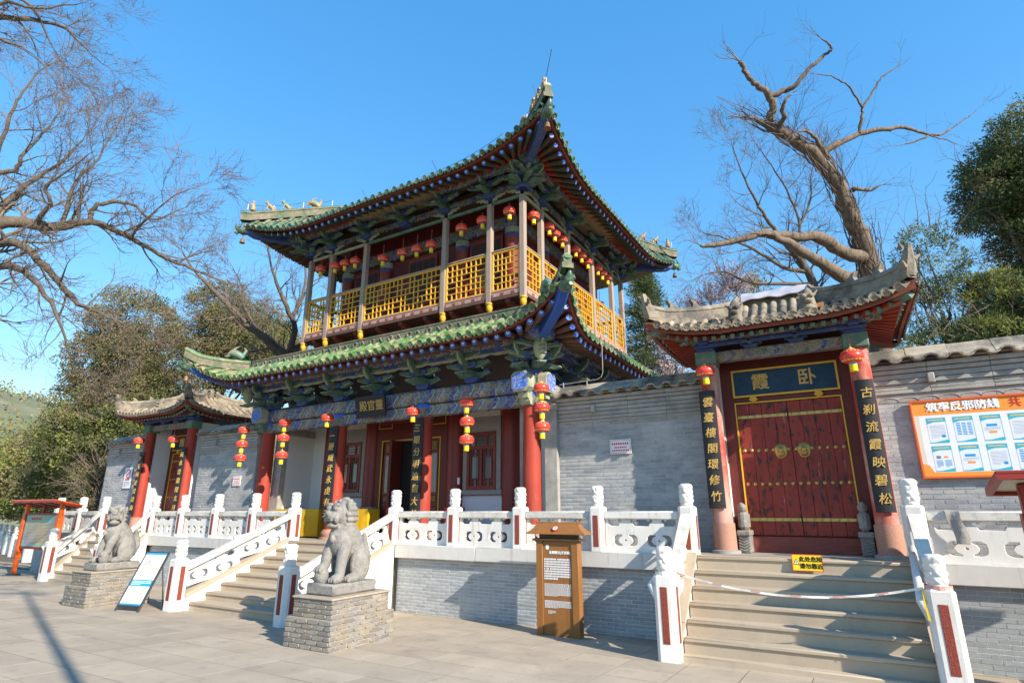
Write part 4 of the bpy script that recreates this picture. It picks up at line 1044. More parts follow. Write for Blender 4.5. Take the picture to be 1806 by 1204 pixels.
hp('upper_painted_beam',MB().cbox(CX+3.48,CX+3.62,YU+.2,CY+2.7,10.34,10.72,.02),[m_paintdk])
for xc in (CX-2.5,CX,CX+2.5):
    wd=hp('upper_window',MB().box(xc-.6,xc+.6,YU-.06,YU-.01,8.5,10.2),[m_dkred],ang=0)
    for i in range(4): part('pane',MB().box(xc-.54+i*.27+.02,xc-.54+(i+1)*.27-.02,YU-.07,YU-.055,8.62,10.08),[m_dimpane],wd,ang=0)
# name plaque
pl=thing('name_plaque','black plaque with three gold characters tilted over the hall entrance','plaque',(-11.25,11.5,5.0))
MP=T(-11.22,11.58,4.98,0,rx=R(12))
part('board',MB().cbox(-.56,.56,-.03,.03,-.30,.30,.012),[m_plaquek],pl,MP)
text('lettering','殿官靈',.30,m_gold,pl,MP@Matrix.Translation((.06,-.036,.0))@FRONT,.004,.001,spacing=1.0)
text('signature','一',.07,m_gold,pl,MP@Matrix.Translation((-.49,-.036,-.05))@FRONT,.003)
# ---------------------------------------------------------------- the two small gates
me_rt=half_tile(m_gtile); me_re=half_tile(m_gtile,'eave_tile',True); me_rd=drip_tile(m_gtile)
gr_mats=[m_raftred,m_raftred,m_capgreen,m_discwhite,m_black]; me_graft=rafter_mesh(gr_mats,False,True)
stud_m=MB().lathe([(.038,0),(.036,.012),(.024,.026),(.004,.032)],10).mesh('stud',m_brass)
def gate(label, ox, oy, colmat, full, rec):
    gt=thing('gate',label,'gate',(ox,oy,ZT))
    def gp(name,mb,mats,parent=None,ang=38,M=None): return part(name,mb,mats,parent or gt,M,ang)
    for s in (-1,1):
        x=ox+s*1.30
        c=gp('column',MB().lathe([(.175,.53),(.175,1.6),(.165,3.55)],22,M=T(x,oy,ZT)),[colmat])
        gp('granite_drum',MB().lathe([(.26,0),(.26,.05),(.205,.06),(.20,.53)],24,mis=[1,1,0],M=T(x,oy,ZT)),[m_granite,m_gstone],c)
        k=MB(); k.cbox(x-.20,x+.20,oy-.20,oy+.20,5.0,5.27,.015,0); k.cbox(x-.17,x+.17,oy-.17,oy+.17,5.27,5.34,.015,1); k.cbox(x-.20,x+.20,oy-.22,oy+.22,5.34,5.41,.015,1)
        for z,w in ((5.41,.22),(5.47,.30)):
            k.cbox(x-w,x+w,oy-.06,oy+.06,z,z+.06,.015,0); k.cbox(x-.06,x+.06,oy-w*1.3,oy+.1,z+.003,z+.063,.015,1)
        k.cbox(x-.10,x+.10,oy-.36,oy-.28,5.38,5.48,.02,1)
        gp('capital',k,[m_capgreen,m_capblue],c,30)
        # white side wall running back from the column
        gp('side_wall',MB().box(x-.10 if s<0 else x-.12,x+.12 if s<0 else x+.10,oy+.16,oy+.06+rec,ZT,5.25),[m_plaster],ang=0)
    gp('front_beam',MB().cbox(ox-1.12,ox+1.12,oy-.09,oy+.09,5.05,5.26,.015),[m_paintold])
    gp('tie_beam',MB().cbox(ox-1.2,ox+1.2,oy-.30,oy-.22,5.33,5.40,.01),[m_capblue])
    gp('purlin',MB().tube([(ox-1.75,oy-.27,5.49),(ox+1.75,oy-.27,5.49)],.075,12),[m_paintdk])
    for x in (-.45,.35):
        k=MB(); k.prism([(ox+x-.10,5.26),(ox+x+.10,5.26),(ox+x+.16,5.33),(ox+x-.16,5.33)],oy-.12,oy+.12,'y',1); k.cbox(ox+x-.20,ox+x+.20,oy-.05,oy+.05,5.33,5.42,.02,0); k.cbox(ox+x-.05,ox+x+.05,oy-.30,oy+.1,5.335,5.425,.02,0)
        gp('bracket_set',k,[m_capgreen,m_capblue],ang=30)
    gp('loft_panel',MB().box(ox-1.25,ox+1.25,oy+.70,oy+.74,4.9,5.8),[m_brown],ang=0)
    # roof
    Rg=Roof(ox,oy+.85,1.30,.85,.78,.92,1.5,5.55,.24,.27,5.50,-.62,6.30,5.80,.0,.12,.5)
    mb=MB()
    for sd in range(4): Rg.sheet(mb,sd,nu=40)
    roof=gp('roof',mb,[m_gtile],ang=60); roof['label']='small grey tiled roof with carved upturned ridges'
    sf=MB()
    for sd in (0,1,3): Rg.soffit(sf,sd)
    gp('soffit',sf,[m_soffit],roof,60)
    for sd in (0,1,3):
        f=MB(); Rg.fascia(f,sd,-.12,.03,.03,.05); gp('eave_board',f,[m_eavered],roof,60)
        Rg.tiles(roof,sd,.182,.070,me_rt,me_re,me_rd,.24,sd==0 and full,m_gtile,110)
        Rg.rafters(roof,sd,.17,.052,me_graft,full or sd==0,gr_mats,.17,.12)
    for c in (0,1,3):
        m=MB(); Rg.hip_ridge(c,.15,.25,m,up=.12,ext=.0); gp('hip_ridge',m,[m_gridge,m_gridge],roof,45)
        sx,sy=((1,-1),(1,1),(-1,1),(-1,-1))[c]; d=Vector((sx,sy,0)).normalized(); nn=Vector((-d.y,d.x,0)); p=Rg.hip(c,.92)
        # pointed acroterion with leaf fins, leaning outward
        m=MB(); q0=p+Vector((0,0,.10))
        rows=[]
        for f,w,t in ((0,.10,.20),(.25,.105,.20),(.5,.09,.17),(.75,.065,.12),(1.0,.04,.06)):
            c0=q0+d*(-.06+.12*f)+Vector((0,0,.22*f*f+.30*f)); rows.append([tuple(c0+nn*w*a_+d*t*b_) for a_,b_ in ((-1,-.8),(-1,.25),(0,.5),(1,.25),(1,-.8))])
        m.strip(rows,0,close=True); b=len(m.v); m.f.append(tuple(b-5+i for i in range(5))); m.m.append(0)
        for k in range(3): m.tube([q0+nn*.12*(1 if k%2 else -1)+Vector((0,0,.15+.16*k)),q0+nn*.20*(1 if k%2 else -1)+d*.05+Vector((0,0,.22+.16*k))],[.05,.012],6)
        gp('acroterion',m,[m_gridge],roof,30)
        for f_ in (.42,.80):
            p=Rg.hip(c,.92-f_); p.z+=.30; m=MB(); m.prism([(-.11,-.03),(.09,-.03),(.06,.06),(.12,.15),(.02,.12),(-.05,.06)],-.045,.045,'y',M=T(p.x,p.y,p.z,math.atan2(sy,sx))); gp('ridge_fin',m,[m_gridge],roof,30)
        o=Rg.q; cb=MB(); a=Vector((ox+sx*(1.3+.0),oy+.85+sy*(.85),5.50)); b_=Vector((ox+sx*(1.3+.86),oy+.85+sy*(.85+.86),5.62)); cb.tube([a,b_],.085,4); gp('corner_beam',cb,[m_capgreen],roof,20)
    m=MB(); zr=6.30
    m.prism([(oy+.85-.10,zr),(oy+.85+.10,zr),(oy+.85+.10,zr+.06),(oy+.85+.07,zr+.09),(oy+.85+.07,zr+.24),(oy+.85+.10,zr+.27),(oy+.85,zr+.35),(oy+.85-.10,zr+.27),(oy+.85-.07,zr+.24),(oy+.85-.07,zr+.09),(oy+.85-.10,zr+.06)],ox-.78,ox+.78,'x'); gp('main_ridge',m,[m_gridge],roof,30)
    for s in (-1,1):      # carved beasts where the front ridges stop
        p=Vector(Rg.row(0,s*.66,.52)); m=MB()
        m.tube([p+Vector((0,.05,-.05)),p+Vector((0,0,.16)),p+Vector((0,-.04,.30)),p+Vector((0,.02,.44)),p+Vector((0,.05,.52))],[.13,.14,.11,.08,.04],9)
        for e in (-1,1): m.ell((p.x+e*.06,p.y-.13,p.z+.33),(.05,.05,.05),8,6); m.tube([p+Vector((e*.09,0,.36)),p+Vector((e*.17,.02,.46))],[.035,.01],6)
        m.ell((p.x,p.y-.16,p.z+.22),(.08,.07,.05),8,6); m.ell((p.x,p.y-.15,p.z+.08),(.10,.08,.07),8,6)
        gp('ridge_beast',m,[m_gridge],roof)
        m=MB(); pts=[Vector(Rg.row(0,s*.66,k/6*.5))+Vector((0,0,.09)) for k in range(7)]; m.tube(pts,[.085]*7,8); gp('front_ridge',m,[m_gridge],roof)
    # door wall
    yd=oy+rec
    gp('door_backing',MB().box(ox-.93,ox+.93,yd+.02,yd+.05,ZT,4.3),[m_black],ang=0)  # black panel added to block light through the gap between the leaves
    fr=gp('door_frame',MB().box(ox-1.18,ox-.93,yd-.10,yd+.05,ZT,4.70).box(ox+.93,ox+1.18,yd-.10,yd+.05,ZT,4.70).box(ox-.93,ox+.93,yd-.10,yd+.05,4.27,4.70).box(ox-1.18,ox+1.18,yd-.10,yd+.05,4.70,5.32),[m_dkwood],ang=0)
    pq=gp('plaque',MB().cbox(ox-.94,ox+.94,yd-.14,yd-.09,4.41,4.93,.008),[m_plaqueb])
    g=MB()
    for a,b,c,d in ((-.95,.95,4.39,4.425),(-.95,.95,4.915,4.95),(-.95,-.915,4.425,4.915),(.915,.95,4.425,4.915)): g.box(ox+a,ox+b,yd-.155,yd-.135,c,d)
    gp('gold_border',g,[m_goldln],pq,0)
    text('lettering','霞',.34,m_gold,pq,T(ox-.42,yd-.146,4.66)@FRONT,.004,.007); text('lettering','卧',.34,m_gold,pq,T(ox+.42,yd-.146,4.67)@FRONT,.004,.007)
    g=MB(); g.box(ox-.95,ox-.925,yd-.125,yd-.09,ZT+.2,4.29); g.box(ox+.925,ox+.95,yd-.125,yd-.09,ZT+.2,4.29); g.box(ox-.925,ox+.925,yd-.125,yd-.09,4.265,4.29); gp('gold_line',g,[m_goldln],fr,0)
    for x in (-.58,.58): gp('door_pin',MB().prism([(ox+x-.08,4.33),(ox+x-.045,4.39),(ox+x+.045,4.39),(ox+x+.08,4.33),(ox+x,4.27)],yd-.17,yd-.09,'y'),[m_yellow],fr,0)
    for s in (-1,1):
        x0,x1=(ox-.925,ox-.0015) if s<0 else (ox+.0015,ox+.925)
        lf=gp('door_leaf',MB().box(x0,x1,yd-.06,yd+.0,ZT+.30,4.265),[m_doorred],ang=0)
        n=4
        for i in range(n):      # planks of the leaf
            w=(x1-x0)/n; gp('plank',MB().cbox(x0+i*w+.002,x0+(i+1)*w-.002,yd-.085,yd-.058,ZT+.31,4.26,.005),[m_doorred],lf)
        for z in (4.00,2.05):
            b=MB().cbox(x0+.01,x1-.01,yd-.095,yd-.083,z-.03,z+.03,.004)
            for i in range(7): b.ell((x0+.06+i*(x1-x0-.12)/6,yd-.095,z),(.022,.014,.022),7,5)
            gp('brass_strip',b,[m_brass],lf)
        for z in (3.34,2.70):
            for i in range(7): o=bpy.data.objects.new('stud',stud_m); put(o,lf,Matrix.Translation((x0+.065+i*(x1-x0-.13)/6,yd-.085,z))@Matrix.Rotation(PI/2,4,'X'))
        xk=ox+s*.20; k=MB(); k.lathe([(.13,0),(.125,.02),(.09,.05),(.05,.06),(.03,.085),(.01,.09)],16,M=Matrix.Translation((xk,yd-.085,3.33))@Matrix.Rotation(PI/2,4,'X'))
        k.tube([(xk+.085*math.cos(t),yd-.17,3.26+.085*math.sin(t)) for t in [R(a) for a in range(150,391,20)]],.012,6); k.ell((xk,yd-.16,3.32),(.05,.04,.04),8,6)
        gp('knocker',k,[m_brass],lf)
        # carved drum stone beside the door
        xd=ox+s*.98; k=MB(); k.cbox(xd-.10,xd+.10,yd-.50,yd-.08,ZT,ZT+.36,.02); k.cbox(xd-.12,xd+.12,yd-.54,yd-.06,ZT+.30,ZT+.40,.02)
        k.cbox(xd-.09,xd+.09,yd-.48,yd-.10,ZT+.40,ZT+.74,.06); k.ell((xd,yd-.38,ZT+.80),(.08,.10,.09),10,7); k.ell((xd,yd-.45,ZT+.84),(.05,.06,.06),8,6)
        for i in range(5): k.tube([(xd-.10,yd-.505,ZT+.08+i*.05),(xd,yd-.515,ZT+.04+i*.05),(xd+.10,yd-.505,ZT+.08+i*.05)],.012,5)
        gp('drum_stone',k,[m_lion],ang=35)
    gp('threshold',MB().cbox(ox-.95,ox+.95,yd-.13,yd+.02,ZT-.01,ZT+.29,.015),[MAT('worn threshold wood',(.22,.055,.04),.7,.25,4,.2,30,stretch=(1,1,6)) if not bpy.data.materials.get('worn threshold wood') else bpy.data.materials['worn threshold wood']])
    return gt,Rg
gateR,RgR=gate('right gate with curved grey tiled roof and closed studded red doors',-.88,11.75,m_fadecol,True,.60)
gateL,RgL=gate('left gate with curved grey tiled roof, half hidden beside the hall',-21.25,12.05,m_redcol,False,.85)
# plastic sheet over the ridge of the right gate, held by bricks
m=MB(); n=22; rows=[]
for i in range(n+1):
    x=-.88-.62+1.30*i/n; row=[]
    for j in range(9):
        t=-1+2*j/8; y=12.60+.22*t; z=6.70-.22*abs(t)**1.5+.015*math.sin(7*x+3*t)+.012*math.sin(17*x-5*t)
        row.append((x,y,z))
    rows.append(row)
m.strip(rows); m.strip([[(a,b,c-.012) for a,b,c in r] for r in rows][::-1])
ps=part('plastic_sheet',m,[m_plastic],ang=60); tag(ps,'pale plastic sheet covering the ridge of the right gate','sheet')
for x,l in ((-1.62,'brick weighing down the sheet at its left end on the gate roof'),(-.10,'brick weighing down the sheet at its right end on the gate roof')):
    p=Vector(RgR.row(0,x+.88,.40)); b=part('loose_brick',MB().cbox(x-.12,x+.12,p.y-.06,p.y+.06,p.z+.10,p.z+.19,.008),[MAT('orange brick',(.42,.16,.07),.85,.2,9,.3,30)]); tag(b,l,'brick',group='bricks on the gate roof')

# couplet boards
def couplet(label, x, y, z0, z1, w, chars, cat='board', tilt=0):
    t=thing('couplet_board',label,cat,(x,y,z0),group='black couplet boards with gold characters')
    n=9; rows=[]
    m=MB(); prof=[(-w/2,.0),(-w/2,-.02)]+[(-w/2+w*i/n,-.02-.035*math.sin(PI*i/n)) for i in range(1,n)]+[(w/2,-.02),(w/2,.0)]
    m.prism(prof[::-1],z0,z1,'z',M=T(x,y,0)); part('board',m,[m_board],t)
    k=len(chars); h=(z1-z0)*.93/k; s=min(h*.74,w*.66)
    for i,ch in enumerate(chars):
        text('character',ch,s,m_gold,t,T(x+rng.uniform(-.012,.012),y-.058,z1-(z1-z0)*.045-(i+.5)*h)@FRONT@Matrix.Rotation(rng.uniform(-.06,.06),4,'Z'),.004,.0025,shear=.12)
couplet('black couplet board on the left column of the right gate',-2.22,11.57,2.25,4.47,.30,'雲臺樓閣環修竹')
couplet('black couplet board on the right column of the right gate',.43,11.57,2.18,4.40,.29,'古刹流霞映碧松')
couplet('black couplet board on the hall column left of the entrance',-12.80,11.77,1.90,4.54,.36,'一鞭威武永虔有天')
couplet('black couplet board on the hall column right of the entrance',-9.62,11.77,1.90,4.54,.33,'三眼分明遍觀大地')
couplet('black couplet board on the left column of the left gate',-22.56,11.86,2.10,4.29,.30,'金玉何走雲霞海')
couplet('black couplet board on the right column of the left gate',-19.96,11.86,2.10,4.32,.30,'翼水雲龍隱玄月')
# ---------------------------------------------------------------- lanterns
def lantern_proto():
    t=bpy.data.objects.new('lantern',None); t.empty_display_size=.1; put(t)
    n,k=32,14; rows=[]; mi=[]
    for j in range(k+1):
        a=-PI/2*.86+PI*.86*j/k; row=[]
        for i in range(n):
            th=2*PI*i/n; rr=.185*math.cos(a)**.85*(1-.035*abs(math.cos(8*th))); row.append((rr*math.cos(th),rr*math.sin(th),.125*math.sin(a)))
        rows.append(row)
    m=MB()
    for j in range(k): m.strip(rows[j:j+2],0,close=True)
    part('silk_body',m,[m_lamp],t,ang=60)
    m=MB()      # scalloped gold print near the foot and dots near the shoulder
    for i in range(16):
        th=2*PI*(i+.5)/16
        for a_,s_ in ((-.62,.020),(.66,.013)):
            r=.185*math.cos(a_)**.85*1.0; c=Vector((r*math.cos(th),r*math.sin(th),.125*math.sin(a_))); nrm=Vector((c.x,c.y,c.z*2)).normalized(); u=nrm.cross(Vector((0,0,1))).normalized(); v=u.cross(nrm)
            p=[c+nrm*.003+u*(s_*1.5*math.cos(q))+v*(s_*math.sin(q)) for q in [2*PI*e/8 for e in range(8)]]; m.add([tuple(x) for x in p],[tuple(range(8))[::-1]])
    m.lathe([(.105,-.105),(.115,-.097),(.08,-.112)],24,cap=False); part('gold_print',m,[m_lampgold],t,ang=0,kind='stuff')
    part('top_cap',MB().lathe([(.075,.095),(.07,.125),(.03,.14),(.02,.16)],16),[m_lampgold],t)
    part('blue_band',MB().lathe([(.062,-.145),(.066,-.14),(.066,-.108)],16),[m_lampcyan],t)
    m=MB()
    for i in range(18):
        th=2*PI*i/18; m.box(-.011,.011,-.004,.004,-.255-rng.uniform(0,.012),-.143,0,Matrix.Rotation(th,4,'Z')@Matrix.Translation((0,-.056,0)))
    m.lathe([(.050,-.24),(.055,-.145)],14); part('tassel',m,[m_lampyel],t,ang=0)
    return t
proto=lantern_proto(); used=[False]
def lantern(x,y,z,label,group,s=1.0,cord=.25,rz=None):
    M=T(x,y,z,rng.uniform(0,6),s,s,s,rx=rng.uniform(-.04,.04))
    if not used[0]: o=proto; o.matrix_basis=M; used[0]=True
    else: o=copy_tree(proto,M)
    WM[o.name]=M; tag(o,label,'lantern',group)
    if cord: part('cord',MB().tube([(x,y,z+.15*s),(x+.004,y,z+.15*s+cord)],.008,5),[m_cord],o)
    return o
ordn=['first','second','third','fourth','fifth','sixth','seventh','eighth','ninth','tenth','eleventh','twelfth']
for i,(x,z) in enumerate([(-15.03,10.30),(-14.31,10.25),(-13.83,10.24),(-13.34,10.21),(-12.08,10.0),(-11.25,10.0),(-10.67,9.98),(-10.10,9.98),(-8.97,10.24),(-8.22,10.28),(-7.31,10.32)]):
    lantern(x,12.53,z,'%s red lantern from the left along the front of the upper balcony'%ordn[i],'red lanterns on the balcony',1.0,10.48-z-.15+.0 if False else max(.1,10.50-z-.15))
for i,(y,z) in enumerate([(13.14,10.33),(14.09,10.40),(14.48,10.36),(14.98,10.36),(15.97,10.43),(16.42,10.40),(16.9,10.36),(17.79,10.45),(18.2,10.41),(18.69,10.41)]):
    lantern(-6.87,y,z,'%s red lantern from the front corner along the right side of the balcony'%ordn[i],'red lanterns on the balcony',1.0,max(.1,10.55-z-.15))
lantern(-7.7,19.9,9.9,'lone red lantern at the far back corner of the balcony','red lanterns on the balcony',1.0,.4)
pos3=('top','middle','bottom')
for nm,x,y,zs in (('beside the right red hall column',-5.74,11.38,(4.86,4.42,3.985)),('hanging before the right hall window',-7.71,11.25,(4.70,4.235,3.81)),('hanging before the left porch wall',-14.35,11.25,(4.715,4.27,3.77)),('at the left corner of the hall porch',-16.29,11.25,(4.63,4.20,3.775))):
    for k,z in enumerate(zs): lantern(x+rng.uniform(-.015,.015),y,z,'%s red lantern of the string of three %s'%(pos3[k],nm),'red lanterns hanging in strings of three',.98,.24 if k==0 else .16)
lantern(-9.39,11.25,4.62,'single red lantern right of the black name plaque over the hall entrance','single red lanterns',.98,.35)
lantern(-12.53,11.25,4.72,'single red lantern left of the black name plaque over the hall entrance','single red lanterns',.98,.35)
lantern(-2.17,11.36,4.82,'red lantern on the left column of the right gate','red lanterns at the gates',.98,.22); lantern(.315,11.36,4.79,'red lantern on the right column of the right gate','red lanterns at the gates',1.02,.22)
lantern(-22.44,11.6,4.67,'red lantern on the left column of the left gate','red lanterns at the gates',1.0,.3); lantern(-20.25,11.6,4.59,'red lantern beside the right column of the left gate','red lanterns at the gates',1.0,.35)
# bronze wind bells under the roof corners
bellm=[MB().lathe([(.085,-.17),(.095,-.165),(.07,-.10),(.062,-.03),(.045,.0),(.012,.015)],14).mesh('bell_body',MAT('old bronze',(.25,.13,.06),.55,.3,9,.2,30,metal=.4)),MB().tube([(0,0,.01),(0,0,.14)],.008,5).mesh('bell_hook',m_steel)]
for R_,c,lab in ((up,0,'bronze wind bell under the front right corner of the upper roof'),(up,1,'bronze wind bell under the back right corner of the upper roof'),(up,3,'bronze wind bell under the left corner of the upper roof'),(lo,3,'bronze wind bell under the left corner of the lower roof')):
    sx,sy=((1,-1),(1,1),(-1,1),(-1,-1))[c]; o=R_.eT+.02; z=R_.zE+R_.rise-.48
    t=thing('wind_bell',lab,'bell',(R_.cx+sx*(R_.a+o),R_.cy+sy*(R_.b+o),z),group='wind bells under roof corners')
    for nm,me in zip(('bell_body','hook'),bellm): part(nm,me,None,t,T(R_.cx+sx*(R_.a+o),R_.cy+sy*(R_.b+o),z))

# the hall stands a little askew to the terrace: turn it and what hangs on it about its front right column
HT=Matrix.Translation((-6.35,12.0,0))@Matrix.Rotation(R(-1.4),4,'Z')@Matrix.Translation((6.35,-12.0,0))
for o in list(scene.objects):
    if o.parent is None and (o is hall or o.get('group') in ('red lanterns on the balcony','red lanterns hanging in strings of three','single red lanterns','wind bells under roof corners') or o is pl or 'hall column' in str(o.get('label',''))):
        o.matrix_basis=HT@o.matrix_basis
# ---------------------------------------------------------------- stone lions on brick pedestals
def pedestal(label,x0,x1,y0,y1,zt):
    g=gz((y0+y1)/2)-.04; t=thing('brick_pedestal',label,'pedestal',((x0+x1)/2,(y0+y1)/2,g),group='brick pedestals of the lions')
    zs=g+(zt-g)*.62; c=.035
    tiers=[(x0,x1,y0,y1,g,zs),(x0+.07,x1-.07,y0+.07,y1-.07,zs,zt-.03)]
    core=MB()
    for (a,b,cc,d,z0,z1) in tiers: core.box(a+.014,b-.014,cc+.014,d-.014,z0-.01,z1)
    core.cbox(x0+.05,x1-.05,y0+.05,y1-.05,zt-.035,zt,.012); part('mortar_core',core,[m_pmort],t,ang=0)
    bm=MB().cbox(-.5,.5,-.5,.5,-.5,.5,.07).mesh('brick',m_pbrick)
    for (a,b,cc,d,z0,z1) in tiers:
        nr=max(2,round((z1-z0)/.072)); h=(z1-z0)/nr
        for r in range(nr):
            z=z0+(r+.5)*h
            for side in range(4):
                L=(b-a) if side%2==0 else (d-cc); off=.12 if r%2 else 0; s=-off; 
                while s<L-.02:
                    p=max(s,0); q=min(s+.245,L); s+=.245
                    if q-p<.035: continue
                    m_=(p+q)/2; w=q-p-.012
                    P=((a+m_,cc+.06,0),(b-.06,cc+m_,PI/2),(b-m_,d-.06,PI),(a+.06,d-m_,-PI/2))[side]
                    if side>=2 and side==2: pass
                    o=bpy.data.objects.new('brick',bm); put(o,t,T(P[0]+rng.uniform(-.004,.004),P[1]+rng.uniform(-.004,.004),z,P[2]+rng.uniform(-.012,.012),w,.12+rng.uniform(-.008,.004),h-.012))
    return t
pedestal('two tier buff brick pedestal under the near lion',-8.02,-7.02,6.80,8.22,.92)
pedestal('two tier buff brick pedestal under the far left lion',-15.80,-14.82,7.14,8.55,.90)
def lion(label,x,y,z,head_yaw,ball,sc=1.0,pitch=0.0):
    m=MB()
    m.ell((0,.24,.30),(.27,.27,.33),18,12); m.tube([(0,.26,.34),(0,.12,.52),(0,-.06,.68),(0,-.12,.84)],[.25,.26,.255,.21],16)
    m.ell((0,-.17,.60),(.235,.17,.24),16,12)
    for s in (-1,1):
        lift=.13 if ball==s else 0
        m.tube([(s*.15,-.14,.58),(s*.185,-.26,.34+lift*.3),(s*.19,-.30,.09+lift)],[.13,.105,.09],12)
        m.ell((s*.19,-.37,.065+lift),(.105,.135,.07),12,8)
        for k in (-1,0,1): m.ell((s*.19+k*.06,-.46,.05+lift),(.035,.055,.045),8,6)
        m.ell((s*.235,.18,.25),(.13,.25,.26),14,10); m.ell((s*.26,-.05,.06),(.10,.17,.07),12,8)
        for k in (-1,0,1): m.ell((s*.26+k*.055,-.18,.045),(.032,.05,.042),8,6)
        if ball==s:
            m.ell((s*.19,-.36,.10),(.135,.135,.135),14,10)
    m.tube([(0,.48,.12),(.06,.55,.34),(-.02,.52,.55),(.05,.46,.68)],[.08,.09,.085,.03],10)      # tail up the back
    # head, turned
    H=Matrix.Translation((0,-.11,.93))@Matrix.Rotation(head_yaw,4,'Z')@Matrix.Rotation(pitch,4,'X')
    h=lambda *a,**k: m.ell(*a,M=H,**k)
    h((0,.03,.02),(.225,.215,.235),n=18,k=12)                     # skull and mane mass
    h((0,-.17,.05),(.185,.13,.15),n=16,k=10)                    # face
    h((0,-.27,.005),(.155,.11,.085),n=14,k=10)                  # upper muzzle
    h((0,-.235,-.125),(.135,.11,.05),n=14,k=8)                   # lower jaw
    h((0,-.365,.055),(.07,.05,.045),n=10,k=8)                    # nose
    for s in (-1,1):
        h((s*.095,-.275,.125),(.058,.05,.045),n=10,k=8); h((s*.10,-.255,.175),(.085,.05,.035),n=10,k=7)   # eye and brow
        h((s*.20,-.03,.17),(.05,.06,.075),n=10,k=8); h((s*.15,-.27,-.03),(.05,.06,.07),n=10,k=8); h((s*.075,-.335,-.02),(.03,.03,.055),n=8,k=6)
    for r in range(9):            # rows of mane curls
        el=R(80-19*r); nn=max(4,int(20*math.cos(el)))
        for i in range(nn+1):
            a=R(-25)+R(230)*(i+.5*(r%2))/nn
            c=(.232*math.cos(el)*math.cos(a),.03+.222*math.cos(el)*math.sin(a),.02+.242*math.sin(el))
            h(c,(.040,.040,.036),n=8,k=6)
    m.tube([(.19*math.cos(a),-.13+.20*math.sin(a),.70+.035*math.sin(a)) for a in [2*PI*i/20 for i in range(21)]],.035,8)      # collar
    m.ell((0,-.36,.62),(.05,.05,.06),10,8)
    me=m.mesh('lion_body',m_lion); me.transform(Matrix.Diagonal((.86,.80,1.04,1)))
    t=thing('stone_lion',label,'statue',(x,y,z),group='pair of stone guardian lions')
    o=bpy.data.objects.new('lion_body',me); put(o,t,T(x,y,z+.155*sc,0,sc,sc,sc))
    md=o.modifiers.new('remesh','REMESH'); md.mode='VOXEL'; md.voxel_size=.0105; md.use_smooth_shade=True
    sm=o.modifiers.new('smooth','SMOOTH'); sm.iterations=1; sm.factor=.4
    part('plinth',MB().cbox(x-.30*sc,x+.30*sc,y-.46*sc,y+.46*sc,z,z+.165*sc,.03),[m_lion],t)
    return t
lion('seated stone lion with a ball under its paw on the near pedestal',-7.55,7.50,.92,R(-8),-1,1.06)
lion('seated stone lion with head turned to the plaza on the left pedestal',-15.30,7.82,.90,R(52),1,1.02,R(-6))
# ---------------------------------------------------------------- signs
def lines(mb,x0,x1,z0,z1,n,y,h,rngs=None,mi=0,gap=.0,chars=0):
    """rows of small printed marks on a panel facing -Y"""
    for i in range(n):
        z=z1-(i+.5)*(z1-z0)/n; b=x1 if i<n-1 else x0+(x1-x0)*.5
        if chars:
            w=(x1-x0)/chars; k=0; x=x0
            while x<b-w*.5:
                mb.add([(x,y,z-h/2),(x+w*.74,y,z-h/2),(x+w*.74,y,z+h/2),(x,y,z+h/2)],[(0,1,2,3)],mi); x+=w*(1.0 if rng.random()>.08 else 1.6)
        else:
            x=x0
            while x<b:
                e=min(b,x+(x1-x0)*rng.uniform(.03,.11)); mb.add([(x,y,z-h/2),(e,y,z-h/2),(e,y,z+h/2),(x,y,z+h/2)],[(0,1,2,3)],mi); x=e+(x1-x0)*.018
# brown wooden information stele
xs_,ys_=-4.96,10.42
t=thing('information_sign','brown wooden information sign with white text in front of the brick terrace wall','sign',(xs_,ys_,gz(ys_)))
part('body',MB().cbox(xs_-.42,xs_+.42,ys_-.09,ys_+.09,0,1.66,.008),[m_bsign],t)
q=MB(); q.cbox(xs_-.43,xs_-.30,ys_-.115,ys_-.088,0,1.66,.004); q.cbox(xs_+.30,xs_+.43,ys_-.115,ys_-.088,0,1.66,.004); part('side_moulding',q,[m_bsign],t)
part('cap_moulding',MB().cbox(xs_-.49,xs_+.49,ys_-.15,ys_+.15,1.66,1.705,.006),[m_bsignd],t)
part('carved_neck',MB().cbox(xs_-.38,xs_+.38,ys_-.08,ys_+.08,1.705,1.79,.004),[m_bsignd],t)
q=MB(); prof=[(-.61,1.785),(.61,1.785),(.55,1.83),(.47,1.90),(.43,1.975),(-.43,1.975),(-.47,1.90),(-.55,1.83)]
rows=[[(xs_+w*s,ys_-d,z) for s,d in ((-1,dd),(1,dd),(1,-dd),(-1,-dd))] for w,dd,z in ((.61,.20,1.785),(.605,.195,1.805),(.53,.15,1.85),(.47,.10,1.91),(.44,.06,1.97),(.44,.05,1.985))]
q.strip(rows,close=True); b=len(q.v); q.f.append((b-4,b-3,b-2,b-1)); q.m.append(0); q.f.append((3,2,1,0)); q.m.append(0); part('roof',q,[m_bsign],t,ang=20)
q=MB().cbox(xs_-.45,xs_+.45,ys_-.035,ys_+.035,1.98,2.0,.006)
for s in (-1,1): q.prism([(xs_+s*.40,1.98),(xs_+s*.46,1.98),(xs_+s*.47,2.03)],ys_-.03,ys_+.03,'y')
part('roof_ridge',q,[m_bsign],t)
yy=ys_-.094; q=MB(); lines(q,xs_-.27,xs_+.27,.98,1.36,9,yy,.030,chars=19); lines(q,xs_-.27,xs_+.27,.70,.92,13,yy,.009); lines(q,xs_-.27,xs_+.27,.50,.63,8,yy,.009); lines(q,xs_-.20,xs_-.05,.40,.46,4,yy,.007); part('printed_text',q,[m_whitext],t,ang=0)
text('heading','金剛護法(灵官殿)',.058,m_whitext,t,T(xs_+.05,yy-.001,1.455)@FRONT,.002,.001)
